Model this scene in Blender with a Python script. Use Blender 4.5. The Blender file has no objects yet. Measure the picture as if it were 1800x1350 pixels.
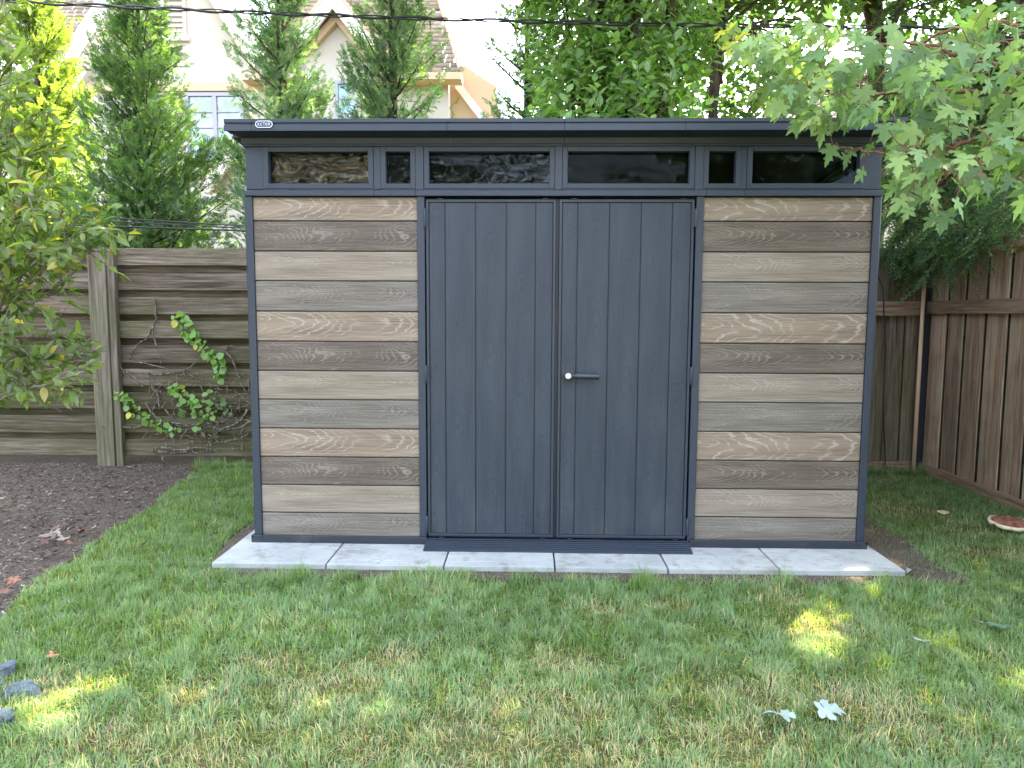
import bpy, bmesh, math, random
import numpy as np
from mathutils import Vector, Matrix
PI = math.pi
rnd = random.Random(11)
rng = np.random.default_rng(7)
scene = bpy.context.scene
COL = scene.collection

# ------------------------------------------------------------------ camera
CAM = np.array([-0.1546, -3.6876, 1.2575]); PITCH, YAW, ROLL = -0.09584, -0.02306, 0.00413
_f = np.array([math.sin(YAW)*math.cos(PITCH), math.cos(YAW)*math.cos(PITCH), math.sin(PITCH)])
_r = np.array([math.cos(YAW), -math.sin(YAW), 0.0]); _u = np.cross(_r, _f)
_R = _r*math.cos(ROLL)+_u*math.sin(ROLL); _U = -_r*math.sin(ROLL)+_u*math.cos(ROLL)
cam = bpy.data.cameras.new('camera'); cam.lens = 24.96; cam.sensor_width = 36.0
cam.clip_start = 0.05; cam.clip_end = 2000
camo = bpy.data.objects.new('camera', cam); COL.objects.link(camo)
camo.matrix_world = Matrix(((_R[0], _U[0], -_f[0], CAM[0]), (_R[1], _U[1], -_f[1], CAM[1]), (_R[2], _U[2], -_f[2], CAM[2]), (0, 0, 0, 1)))
scene.camera = camo
def _ray(x, y): return _f+_R*(x-900)/1248+_U*(675-y)/1248
def atY(x, y, Y):            # where the photograph's pixel meets the vertical plane at depth Y
    d = _ray(x, y); return CAM+d*((Y-CAM[1])/d[1])
def atZ(x, y, Z=0.0):
    d = _ray(x, y); return CAM+d*((Z-CAM[2])/d[2])

# ------------------------------------------------------------------ sky, sun, exposure
SUN_AZ, SUN_EL = math.radians(38), math.radians(54)
w = bpy.data.worlds.new('World'); scene.world = w; w.use_nodes = True
nt = w.node_tree; nt.nodes.clear()
wo = nt.nodes.new('ShaderNodeOutputWorld'); bg = nt.nodes.new('ShaderNodeBackground')
sky = nt.nodes.new('ShaderNodeTexSky'); sky.sky_type = 'NISHITA'; sky.sun_disc = False
sky.sun_elevation = SUN_EL; sky.sun_rotation = SUN_AZ
sky.air_density = 1.0; sky.dust_density = 3.0; sky.ozone_density = 1.0; sky.altitude = 0
hs = nt.nodes.new('ShaderNodeHueSaturation'); hs.inputs['Saturation'].default_value = 0.55
bg.inputs['Strength'].default_value = 0.15
nt.links.new(sky.outputs[0], hs.inputs['Color']); nt.links.new(hs.outputs[0], bg.inputs['Color']); nt.links.new(bg.outputs[0], wo.inputs['Surface'])
sl = bpy.data.lights.new('sun', 'SUN'); sl.energy = 3.8; sl.angle = math.radians(0.55); sl.color = (1.0, 0.84, 0.56)
so = bpy.data.objects.new('sun', sl); COL.objects.link(so)
SUN = Vector((math.sin(SUN_AZ)*math.cos(SUN_EL), math.cos(SUN_AZ)*math.cos(SUN_EL), math.sin(SUN_EL)))
so.rotation_euler = SUN.to_track_quat('Z', 'Y').to_euler()
vs = scene.view_settings; vs.view_transform = 'Standard'; vs.look = 'None'; vs.gamma = 1.0; vs.use_curve_mapping = False
vs.exposure = 3.85
scene.render.engine = 'CYCLES'
scene.cycles.max_bounces = 8; scene.cycles.transparent_max_bounces = 8; scene.cycles.use_denoising = True

# ------------------------------------------------------------------ node helpers
class NT:
    def __init__(s, m): s.n = m.node_tree.nodes; s.l = m.node_tree.links
    def new(s, t, **kw):
        nd = s.n.new(t)
        for k, v in kw.items(): setattr(nd, k, v)
        return nd
    def put(s, nd, name, v):
        if v is None: return
        if isinstance(v, bpy.types.NodeSocket): s.l.new(v, nd.inputs[name])
        else:
            if isinstance(v, (tuple, list)) and len(v) == 3 and nd.inputs[name].type == 'RGBA': v = (*v, 1)
            nd.inputs[name].default_value = v
    def math(s, op, a, b=None, c=None, clamp=False):
        nd = s.new('ShaderNodeMath', operation=op); nd.use_clamp = clamp
        s.put(nd, 0, a); s.put(nd, 1, b); s.put(nd, 2, c); return nd.outputs[0]
    def noise(s, vec, scale, detail=3, rough=0.55, dist=0.0):
        nd = s.new('ShaderNodeTexNoise'); s.put(nd, 'Vector', vec); s.put(nd, 'Scale', scale); s.put(nd, 'Detail', detail)
        s.put(nd, 'Roughness', rough); s.put(nd, 'Distortion', dist); return nd.outputs[0]
    def mapping(s, vec, scale=(1, 1, 1), loc=(0, 0, 0), rot=(0, 0, 0)):
        nd = s.new('ShaderNodeMapping'); s.put(nd, 'Vector', vec); s.put(nd, 'Scale', scale); s.put(nd, 'Location', loc); s.put(nd, 'Rotation', rot)
        return nd.outputs[0]
    def mix(s, f, a, b, mode='MIX'):
        nd = s.new('ShaderNodeMix', data_type='RGBA', blend_type=mode)
        s.put(nd, 0, f); s.put(nd, 6, a if isinstance(a, bpy.types.NodeSocket) else (*a[:3], 1)); s.put(nd, 7, b if isinstance(b, bpy.types.NodeSocket) else (*b[:3], 1))
        return nd.outputs[2]
    def ramp(s, f, stops):
        nd = s.new('ShaderNodeValToRGB'); s.put(nd, 0, f); e = nd.color_ramp.elements
        while len(e) < len(stops): e.new(0.5)
        for k, (p, c) in enumerate(stops):
            e[k].position = p; e[k].color = (*c, 1) if isinstance(c, (tuple, list)) else (c, c, c, 1)
        return nd.outputs[0]
    def step(s, f, a, b):
        nd = s.new('ShaderNodeMapRange'); nd.interpolation_type = 'SMOOTHSTEP'; s.put(nd, 0, f); s.put(nd, 1, a); s.put(nd, 2, b); return nd.outputs[0]
    def bump(s, h, strength, dist=0.002, normal=None):
        nd = s.new('ShaderNodeBump'); s.put(nd, 'Height', h); s.put(nd, 'Strength', strength); s.put(nd, 'Distance', dist); s.put(nd, 'Normal', normal); return nd.outputs[0]
def mat(name, base=(0.5, 0.5, 0.5), rough=0.7, spec=0.5, metal=0.0):
    m = bpy.data.materials.new(name); m.use_nodes = True
    t = NT(m); b = t.n['Principled BSDF']
    t.put(b, 'Base Color', (*base, 1)); b.inputs['Roughness'].default_value = rough
    b.inputs['Specular IOR Level'].default_value = spec; b.inputs['Metallic'].default_value = metal
    return m, t, b
def coords(t, kind='Object'): return t.new('ShaderNodeTexCoord').outputs[kind]
def per_object(t, vec, amt=37.0):     # shifts a texture by a different amount on each object
    oi = t.new('ShaderNodeObjectInfo'); v = t.new('ShaderNodeVectorMath', operation='ADD'); cmb = t.new('ShaderNodeCombineXYZ')
    r = t.math('MULTIPLY', oi.outputs['Random'], amt)
    for k in range(3): t.l.new(r, cmb.inputs[k])
    t.put(v, 0, vec); t.put(v, 1, cmb.outputs[0]); return v.outputs[0], oi.outputs['Random']

def plain(name, base, rough=0.7, spec=0.4, var=0.15, scale=6, bump=0.15, bscale=60, metal=0.0):
    m, t, b = mat(name, base, rough, spec, metal); c = coords(t)
    n = t.noise(c, scale, 5, 0.6); lo = [x*(1-var) for x in base]; hi = [min(1, x*(1+var)) for x in base]
    t.put(b, 'Base Color', t.mix(t.step(n, .3, .7), lo, hi))
    if bump: t.put(b, 'Normal', t.bump(t.noise(c, bscale, 4), bump, 0.003))
    return m

def grain(name, dark, base, light, lines=0.7, n=26.0, par=9.0, u0=0.0, v0=0.0, vert=False, noise_amt=0.5, relief=0.4, tilt=1.0, rough=0.62):
    """wood pattern printed on a board: long streaks and nested 'cathedral' lines; u runs along the board"""
    m, t, b = mat(name, base, rough, 0.35); c = coords(t)
    sx = t.new('ShaderNodeSeparateXYZ'); t.l.new(c, sx.inputs[0])
    u, v = (sx.outputs[2], sx.outputs[0]) if vert else (sx.outputs[0], sx.outputs[2])
    uv = t.new('ShaderNodeCombineXYZ'); t.l.new(u, uv.inputs[0]); t.l.new(v, uv.inputs[1])
    P = uv.outputs[0]
    wob = t.noise(t.mapping(P, (3.0, 9.0, 1), (u0*3, v0, 2.0)), 1.0, 2, 0.5)
    jag = t.noise(t.mapping(P, (9.0, 110.0, 1), (u0, 0, 5)), 1.0, 3, 0.6)
    uu = t.math('SUBTRACT', u, u0); vv = t.math('SUBTRACT', v, v0)
    par_ = t.math('MULTIPLY', t.math('MULTIPLY', vv, vv), par*tilt*6)
    f = t.math('ADD', t.math('MULTIPLY', uu, 1.0), par_)
    f = t.math('ADD', f, t.math('MULTIPLY', wob, noise_amt)); f = t.math('ADD', f, t.math('MULTIPLY', jag, 0.05))
    f = t.math('ADD', f, t.math('MULTIPLY', t.noise(t.mapping(P, (26.0, 45.0, 1), (u0, 4, 5)), 1.0, 2), 0.035))
    fr = t.math('FRACT', t.math('MULTIPLY', f, n)); d = t.math('ABSOLUTE', t.math('SUBTRACT', fr, 0.5))
    line = t.math('SUBTRACT', 1.0, t.step(d, 0.02, 0.17))
    mask = t.step(t.noise(t.mapping(P, (4, 14, 1), (1, u0, 9)), 1.0, 3), 0.34, 0.60)
    ln = t.math('MULTIPLY', line, mask)
    streak = t.noise(t.mapping(P, (4.0, 130.0, 1), (u0, 0, 3)), 1.0, 5, 0.65)
    broad = t.noise(t.mapping(P, (1.5, 14.0, 1), (u0, 3, 3)), 1.0, 3, 0.5)
    s = t.math('ADD', t.math('MULTIPLY', streak, 0.6), t.math('MULTIPLY', broad, 0.4))
    col = t.ramp(s, [(0.36, dark), (0.5, base), (0.63, light)])
    return m, t, b, col, ln, s

def plank_mat(name, dark, base, light, linecol, lines, **kw):
    m, t, b, col, ln, s = grain(name, dark, base, light, **kw)
    t.put(b, 'Base Color', t.mix(t.math('MULTIPLY', ln, lines), col, linecol))
    t.put(b, 'Normal', t.bump(t.math('ADD', s, t.math('MULTIPLY', ln, .3)), 0.35, 0.0025)); return m

# ------------------------------------------------------------------ object helpers
def tag(o, label=None, cat=None, group=None, kind=None):
    if label: o['label'] = label
    if cat: o['category'] = cat
    if group: o['group'] = group
    if kind: o['kind'] = kind
    return o
def empty(name, loc=(0, 0, 0), rz=0.0):
    o = bpy.data.objects.new(name, None); o.location = loc; o.rotation_euler = (0, 0, rz); COL.objects.link(o); o.empty_display_size = 0.1
    return o
def link(name, me, parent=None, loc=(0, 0, 0), rot=(0, 0, 0)):
    o = bpy.data.objects.new(name, me); COL.objects.link(o)
    if parent is not None: o.parent = parent
    o.location = loc; o.rotation_euler = rot
    return o
def mesh_np(name, V, F, m, C=None, smooth=False):
    """V (n,3), F (k,3 or 4) one polygon size, C (n,3) colour per vertex"""
    V = np.ascontiguousarray(V, dtype=np.float32); F = np.ascontiguousarray(F, dtype=np.int32)
    me = bpy.data.meshes.new(name); k = F.shape[1]
    me.vertices.add(len(V)); me.vertices.foreach_set('co', V.ravel())
    me.loops.add(F.size); me.loops.foreach_set('vertex_index', F.ravel())
    me.polygons.add(len(F)); me.polygons.foreach_set('loop_start', np.arange(0, F.size, k, dtype=np.int32))
    me.polygons.foreach_set('loop_total', np.full(len(F), k, dtype=np.int32))
    if smooth: me.polygons.foreach_set('use_smooth', np.ones(len(F), dtype=bool))
    me.update(calc_edges=True)
    if C is not None:
        a = me.color_attributes.new('Col', 'FLOAT_COLOR', 'POINT'); C4 = np.ones((len(V), 4), np.float32); C4[:, :3] = C
        a.data.foreach_set('color', C4.ravel())
    if m is not None: me.materials.append(m)
    return me
class MB:
    """collects shapes, builds them as ONE mesh object"""
    def __init__(s): s.bm = bmesh.new()
    def box(s, x0, x1, y0, y1, z0, z1):
        v = [s.bm.verts.new(p) for p in ((x0, y0, z0), (x1, y0, z0), (x1, y1, z0), (x0, y1, z0), (x0, y0, z1), (x1, y0, z1), (x1, y1, z1), (x0, y1, z1))]
        for f in ((0, 3, 2, 1), (4, 5, 6, 7), (0, 1, 5, 4), (1, 2, 6, 5), (2, 3, 7, 6), (3, 0, 4, 7)): s.bm.faces.new([v[i] for i in f])
        return s
    def prism(s, pts, axis, a, b):
        """polygon pts (2D) extruded along axis ('x','y','z') from a to b"""
        def P(p, t): return {'x': (t, p[0], p[1]), 'y': (p[0], t, p[1]), 'z': (p[0], p[1], t)}[axis]
        A = [s.bm.verts.new(P(p, a)) for p in pts]; B = [s.bm.verts.new(P(p, b)) for p in pts]
        s.bm.faces.new(A); s.bm.faces.new(B[::-1]); n = len(pts)
        for i in range(n): s.bm.faces.new([A[i], B[i], B[(i+1) % n], A[(i+1) % n]])
        return s
    def frame(s, x0, x1, z0, z1, w, y0, y1):   # picture frame in the xz plane: inner opening x0..x1,z0..z1, border w
        s.box(x0-w, x0, y0, y1, z0-w, z1+w); s.box(x1, x1+w, y0, y1, z0-w, z1+w)
        s.box(x0, x1, y0, y1, z1, z1+w); s.box(x0, x1, y0, y1, z0-w, z0); return s
    def cyl(s, a, b, r0, r1=None, n=10, cap=True):
        r1 = r0 if r1 is None else r1; a = Vector(a); b = Vector(b); d = (b-a).normalized()
        q = d.orthogonal().normalized(); p = d.cross(q)
        A = [s.bm.verts.new(a+(q*math.cos(2*PI*i/n)+p*math.sin(2*PI*i/n))*r0) for i in range(n)]
        B = [s.bm.verts.new(b+(q*math.cos(2*PI*i/n)+p*math.sin(2*PI*i/n))*r1) for i in range(n)]
        for i in range(n):
            f = s.bm.faces.new([A[i], A[(i+1) % n], B[(i+1) % n], B[i]]); f.smooth = True
        if cap: s.bm.faces.new(A[::-1]); s.bm.faces.new(B)
        return s
    def build(s, name, m, parent=None, bevel=0, loc=None, label=None):
        me = bpy.data.meshes.new(name); bmesh.ops.recalc_face_normals(s.bm, faces=s.bm.faces[:])
        if loc is not None: bmesh.ops.translate(s.bm, verts=s.bm.verts[:], vec=-Vector(loc))
        s.bm.to_mesh(me); s.bm.free(); me.materials.append(m)
        o = link(name, me, parent, loc or (0, 0, 0))
        if bevel:
            md = o.modifiers.new('bevel', 'BEVEL'); md.width = bevel; md.segments = 2; md.limit_method = 'ANGLE'; md.angle_limit = math.radians(40)
        if label: o['label'] = label
        return o
def tubes(paths, n=5):
    """list of (points, radii) -> V, F (quads)"""
    Vs, Fs, base = [], [], 0
    for pts, rad in paths:
        P = np.asarray(pts, float); k = len(P); rad = np.broadcast_to(np.asarray(rad, float), (k,)) if np.ndim(rad) else np.full(k, rad)
        T = np.gradient(P, axis=0); T /= np.linalg.norm(T, axis=1)[:, None]+1e-9
        ref = np.array([0.31, 0.2, 0.93]) if abs(T[:, 2]).mean() < .8 else np.array([0.9, 0.3, 0.1])
        A = np.cross(T, ref); A /= np.linalg.norm(A, axis=1)[:, None]+1e-9; B = np.cross(T, A)
        an = np.arange(n)*2*PI/n
        ring = P[:, None, :]+rad[:, None, None]*(A[:, None, :]*np.cos(an)[None, :, None]+B[:, None, :]*np.sin(an)[None, :, None])
        Vs.append(ring.reshape(-1, 3))
        i = np.arange(k-1)[:, None]*n; j = np.arange(n)[None, :]; j2 = (j+1) % n
        Fs.append(np.stack([base+i+j, base+i+j2, base+i+n+j2, base+i+n+j], -1).reshape(-1, 4)); base += k*n
    return np.concatenate(Vs), np.concatenate(Fs)
def smooth_path(pts, m=6, jit=0.0, r=rng):
    P = np.asarray(pts, float); out = []
    Q = np.vstack([2*P[0]-P[1], P, 2*P[-1]-P[-2]])
    for i in range(1, len(Q)-2):
        for t in np.arange(m)/m:
            p0, p1, p2, p3 = Q[i-1], Q[i], Q[i+1], Q[i+2]
            out.append(0.5*((2*p1)+(-p0+p2)*t+(2*p0-5*p1+4*p2-p3)*t*t+(-p0+3*p1-3*p2+p3)*t**3))
    out.append(P[-1]); out = np.array(out)
    if jit: out[1:-1] += r.normal(0, jit, out[1:-1].shape)
    return out
def basis(N, Up):
    """columns: X right, Y along Up (leaf axis), Z normal; N, Up (k,3)"""
    Y = Up/np.linalg.norm(Up, axis=1)[:, None]; Z = N-(N*Y).sum(1)[:, None]*Y; Z /= np.linalg.norm(Z, axis=1)[:, None]+1e-9
    X = np.cross(Y, Z); return np.stack([X, Y, Z], 2)
def stamp(T, F, pos, Rm, scale, cols=None):
    """place a template (V,F) many times; returns V, F, C"""
    k = len(pos); V = np.einsum('kij,nj->kni', Rm, T)*np.reshape(scale, (-1, 1, 1))+pos[:, None, :]
    FF = F[None]+(np.arange(k)*len(T))[:, None, None]
    C = None if cols is None else np.repeat(cols, len(T), 0)
    return V.reshape(-1, 3), FF.reshape(-1, F.shape[1]), C
def unit(a): return a/(np.linalg.norm(a, axis=-1, keepdims=True)+1e-9)
def vnoise(x, y, s, seed=0):
    r = np.random.default_rng(seed); G = r.random((64, 64)); x = x*s+17.3; y = y*s+9.1
    xi = np.floor(x).astype(int); yi = np.floor(y).astype(int); fx = x-xi; fy = y-yi; fx = fx*fx*(3-2*fx); fy = fy*fy*(3-2*fy)
    g = lambda a, b: G[a % 64, b % 64]
    return (g(xi, yi)*(1-fx)+g(xi+1, yi)*fx)*(1-fy)+(g(xi, yi+1)*(1-fx)+g(xi+1, yi+1)*fx)*fy
def inpoly(x, y, poly):
    c = np.zeros(len(x), bool); n = len(poly)
    for i in range(n):
        x1, y1 = poly[i]; x2, y2 = poly[(i+1) % n]
        k = ((y1 > y) != (y2 > y)) & (x < (x2-x1)*(y-y1)/((y2-y1) or 1e-9)+x1); c ^= k
    return c

# ------------------------------------------------------------------ foliage materials (colour comes from the leaf itself)
# openings in the leaf canopy through which the sun reaches the lawn
SUNV = np.array([math.sin(SUN_AZ)*math.cos(SUN_EL), math.cos(SUN_AZ)*math.cos(SUN_EL), math.sin(SUN_EL)])
GAPS = [(30, 1247, .12), (60, 1237, .13), (92, 1227, .13), (125, 1213, .12), (148, 1206, .09), (1385, 1060, .11), (1358, 1067, .09), (1404, 1054, .09), (1448, 1086, .11), (1456, 1100, .09), (1424, 1110, .11), (1408, 1101, .09), (1465, 1132, .12), (1488, 1127, .09), (1430, 1168, .09), (1452, 1171, .08)]
GAPW = [(atZ(a, b_, .03), rr_) for a, b_, rr_ in GAPS]
def shaded(pos):     # False for leaves that would stand in one of those openings
    k = np.ones(len(pos), bool)
    for o_, rr_ in GAPW:
        d = pos-o_; t_ = d@SUNV; k &= np.linalg.norm(d-t_[:, None]*SUNV, axis=1) > rr_
    return k
def leaf_mat(name, trans=0.45, gloss=0.06, rough=0.45, tint=(1.0, 1.15, 0.35)):
    m = bpy.data.materials.new(name); m.use_nodes = True; t = NT(m); t.n.clear()
    out = t.new('ShaderNodeOutputMaterial'); a = t.new('ShaderNodeVertexColor'); a.layer_name = 'Col'
    n = t.noise(coords(t), 40.0, 2); c = t.mix(t.math('MULTIPLY', n, 0.35), a.outputs[0], (0.03, 0.05, 0.015))
    d = t.new('ShaderNodeBsdfDiffuse'); t.put(d, 'Color', c)
    tr = t.new('ShaderNodeBsdfTranslucent'); t.put(tr, 'Color', t.mix(1.0, t.mix(1.0, c, (*tint,), 'MULTIPLY'), (2.2, 2.2, 2.2), 'MULTIPLY'))
    g = t.new('ShaderNodeBsdfGlossy'); g.inputs['Roughness'].default_value = rough; g.inputs['Color'].default_value = (1, 1, 1, 1)
    m1 = t.new('ShaderNodeMixShader'); m1.inputs[0].default_value = trans; t.l.new(d.outputs[0], m1.inputs[1]); t.l.new(tr.outputs[0], m1.inputs[2])
    m2 = t.new('ShaderNodeMixShader'); m2.inputs[0].default_value = gloss; t.l.new(m1.outputs[0], m2.inputs[1]); t.l.new(g.outputs[0], m2.inputs[2])
    t.l.new(m2.outputs[0], out.inputs['Surface']); return m
M = {}
M['leaf'] = leaf_mat('broad_leaf', 0.42, 0.03, 0.4)
M['maple'] = leaf_mat('maple_leaf', 0.38, 0.02, 0.5, (1.0, 1.1, 0.45))
M['needle'] = leaf_mat('conifer_spray', 0.46, 0.02, 0.5)
M['grass'] = leaf_mat('grass_blade', 0.35, 0.025, 0.45, (1.05, 1.1, 0.35))
def bark(name, a, b_, s=1.0):
    m, t, b = mat(name, a, 0.9, 0.2); c = coords(t)
    n = t.noise(t.mapping(c, (18*s, 18*s, 4*s)), 1.0, 5, 0.65); t.put(b, 'Base Color', t.mix(t.step(n, .35, .65), a, b_))
    t.put(b, 'Normal', t.bump(n, 0.8, 0.01)); return m
M['bark'] = bark('bark_dark', (0.035, 0.028, 0.022), (0.11, 0.09, 0.07))
M['twig'] = bark('twig_grey', (0.10, 0.085, 0.065), (0.24, 0.21, 0.17), 2)
M['redtwig'] = bark('twig_reddish', (0.10, 0.055, 0.035), (0.22, 0.11, 0.07), 2)
M['deadvine'] = bark('dead_vine', (0.045, 0.036, 0.03), (0.26, 0.225, 0.19), 3)

# ------------------------------------------------------------------ ground
def ground_mat():
    m, t, b = mat('lawn_soil', (0.05, 0.07, 0.025), 0.95, 0.1); c = coords(t)
    n = t.noise(c, 3.0, 6, 0.7); n2 = t.noise(c, 60, 3)
    t.put(b, 'Base Color', t.mix(t.step(n2, .35, .65), t.mix(t.step(n, .35, .65), (0.035, 0.045, 0.015), (0.07, 0.085, 0.03)), (0.085, 0.065, 0.04)))
    t.put(b, 'Normal', t.bump(n2, 0.6, 0.01)); return m
g = MB(); vsq = [g.bm.verts.new(p) for p in ((-400, -400, 0), (400, -400, 0), (400, 400, 0), (-400, 400, 0))]; g.bm.faces.new(vsq)
tag(g.build('ground', ground_mat()), kind='structure')
def soil_mat(name, c1, c2, c3, sc=1.0):
    m, t, b = mat(name, c1, 0.95, 0.15); c = coords(t)
    n = t.noise(c, 5.0*sc, 6, 0.7); n2 = t.noise(c, 95.0*sc, 4, 0.7)
    t.put(b, 'Base Color', t.mix(t.step(n2, .42, .62), t.mix(t.step(n, .3, .7), c1, c2), c3))
    t.put(b, 'Normal', t.bump(t.math('ADD', n, t.math('MULTIPLY', n2, .6)), 1.0, 0.012)); return m
M['mulch'] = soil_mat('mulch_bed', (0.045, 0.035, 0.028), (0.075, 0.058, 0.046), (0.15, 0.12, 0.10))
M['soil'] = soil_mat('bare_soil', (0.05, 0.04, 0.03), (0.085, 0.068, 0.052), (0.13, 0.105, 0.085))
BED = [(-9, 2.7), (-2.9, 2.7), (-2.86, 2.02), (-2.72, 1.5), (-2.62, 1.0), (-2.56, 0.55), (-2.6, 0.38), (-2.5, 0.0), (-2.48, -0.35), (-2.42, -0.7), (-2.25, -1.05), (-2.12, -1.35), (-2.05, -1.75), (-2.1, -2.4), (-2.6, -4.5), (-9, -4.5)]
def sheet(name, poly, z, m, bump=0.0, kind='structure'):
    b = MB(); b.prism(poly, 'z', z-0.003, z); return tag(b.build(name, m), kind=kind)
sheet('mulch_bed', BED, 0.006, M['mulch'])
SOIL = [(-1.72, -0.395), (-1.2, -0.43), (-0.6, -0.40), (-0.1, -0.455), (0.35, -0.42), (0.9, -0.46), (1.35, -0.43), (1.75, -0.47), (1.98, -0.36), (1.9, -0.1), (1.98, 0.15), (1.95, 0.45), (2.0, 0.8), (1.75, 0.95), (1.72, 2.06), (-1.8, 2.06), (-1.80, 0.1)]
b = MB(); b.prism(SOIL, 'z', 0.0, 0.024); tag(b.build('soil_strip', M['soil'], None, .01), kind='structure')

# grass ------------------------------------------------------------
DRY = [(850, 1305, .26), (1010, 1260, .14), (560, 1215, .2), (640, 1320, .18), (1310, 1225, .16), (200, 1310, .16), (1180, 1070, .07), (1060, 1075, .1), (1560, 1270, .2), (480, 1170, .12), (1440, 1110, .16), (1380, 1060, .1), (1740, 975, .14), (840, 1345, .25), (1290, 1300, .2), (380, 1330, .2), (1480, 1235, .15),
       (1000, 1170, .12), (700, 1160, .1), (1000, 1340, .2), (340, 1230, .12), (1600, 900, .22), (1700, 935, .15), (90, 1215, .12)]  # dry patches, plus sun patches on the lawn put into the straw colour
DRY_SUNW = [(*atZ(a, b)[:2], r) for a, b, r in DRY]
def make_grass(n, x0, x1, y0, y1, seed, dens=None):
    r = np.random.default_rng(seed); x = r.uniform(x0, x1, n); y = r.uniform(y0, y1, n)
    keep = ~inpoly(x+vnoise(x, y, 5, 3)*.12-.06, y+vnoise(x, y, 6, 4)*.1-.05, BED) & ~((np.abs(x+0.03) < 1.66) & (y > -0.355)) & ~(x > 3.04) & ~(y > 2.04)
    sp = inpoly(x+vnoise(x, y, 9, 5)*.08-.04+(vnoise(x, y, 21, 15)*.26-.04)*(x > 1.7), y+vnoise(x, y, 9, 6)*.08-.04+vnoise(x, y, 25, 16)*.05-.03, SOIL); keep &= ~(sp & (r.random(n) > 0.10+.75*((x < -.35) & (y < -.36))*(vnoise(x, y, 8, 55) > .35)))
    d = np.zeros(n)
    for cx, cy, rad in DRY_SUNW: d = np.maximum(d, np.exp(-(((x-cx)/1.5)**2+(y-cy)**2)/(rad*rad)*1.6))
    nz = vnoise(x, y, 2.2, 1)*.5+vnoise(x, y, 5.5, 2)*.3+vnoise(x, y, 13, 8)*.2
    dry = np.clip(d*1.0*(0.55+0.8*nz)+np.clip((nz-.58)*2.2, 0, .35), 0, 1)*.68
    keep &= r.random(n) > dry*0.35
    x, y, dry, nz = x[keep], y[keep], dry[keep], nz[keep]; n = len(x)
    tuft = vnoise(x, y, 17, 12); lush = np.clip((tuft-.45)*2.2, 0, 1)
    h = r.uniform(.024, .052, n)*(1-.38*dry)*(0.85+.5*lush)
    edge = np.exp(-((y+0.47)/.09)**2)*(np.abs(x) < 1.9)*(vnoise(x, y, 7, 21) > .42); h *= 1+edge*r.uniform(0, 1.3, n)
    edge2 = (np.abs(y-1.98) < .07)*1.0; h *= 1+edge2*.9
    th0 = vnoise(x, y, 3.5, 31)*14+vnoise(x, y, 14, 32)*8
    th = th0+r.normal(0, 1.0, n); lean = np.clip(r.normal(.75, .42, n), .05, 1.7)
    th2 = th+r.normal(0, .5, n)
    D = np.stack([np.cos(th), np.sin(th), 0*th], 1); D2 = np.stack([np.cos(th2), np.sin(th2), 0*th], 1)
    W = np.stack([-np.sin(th), np.cos(th), 0*th], 1)*(r.uniform(.0010, .0020, n)*(1-.25*dry))[:, None]
    up = np.array([0, 0, 1.0]); p0 = np.stack([x, y, 0*x-0.002], 1)
    p1 = p0+(up*np.cos(lean*.45)[:, None]+D*np.sin(lean*.45)[:, None])*(h*.55)[:, None]
    l2 = np.minimum(lean*1.35, 1.62)
    p2 = p1+(up*np.cos(l2)[:, None]+D2*np.sin(l2)[:, None])*(h*.65)[:, None]
    V = np.stack([p0-W*.8, p0+W*.8, p1-W, p1+W, p2], 1).reshape(-1, 3)
    b = np.arange(n)[:, None, None]*5; F = (np.array([[0, 1, 3], [0, 3, 2], [2, 3, 4]])[None]+b).reshape(-1, 3)
    g1 = np.array([.115, .200, .065]); g2 = np.array([.230, .325, .135]); g3 = np.array([.19, .30, .165]); st = np.array([.55, .46, .27])
    a = r.random((n, 1)); c = g1*(1-a)+g2*a; k = (vnoise(x, y, 4, 41)[:, None]); c = c*(1-.5*k)+g3*(.5*k)
    c *= (0.75+.5*nz)[:, None]
    isdry = (r.random(n) < dry*.75+.05)[:, None]; c = np.where(isdry, st*r.uniform(.5, 1.1, (n, 1)), c)
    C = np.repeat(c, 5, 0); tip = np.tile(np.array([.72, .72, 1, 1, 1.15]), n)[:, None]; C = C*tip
    return V, F, C
parts = [make_grass(250000, -2.9, 3.04, -2.15, -0.30, 1), make_grass(52000, -2.9, -1.5, -0.3, 2.1, 2), make_grass(50000, 1.5, 3.04, -0.3, 2.1, 3), make_grass(34000, -3.0, 3.1, -4.4, -2.15, 4)]
Vs, Fs, Cs, off = [], [], [], 0
for V, F, C in parts: Vs.append(V); Fs.append(F+off); Cs.append(C); off += len(V)
tag(link('lawn_grass', mesh_np('lawn_grass', np.vstack(Vs), np.vstack(Fs), M['grass'], np.vstack(Cs))), 'mown green lawn with straw coloured patches, some dry, some painted sun', 'grass', kind='stuff')

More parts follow.
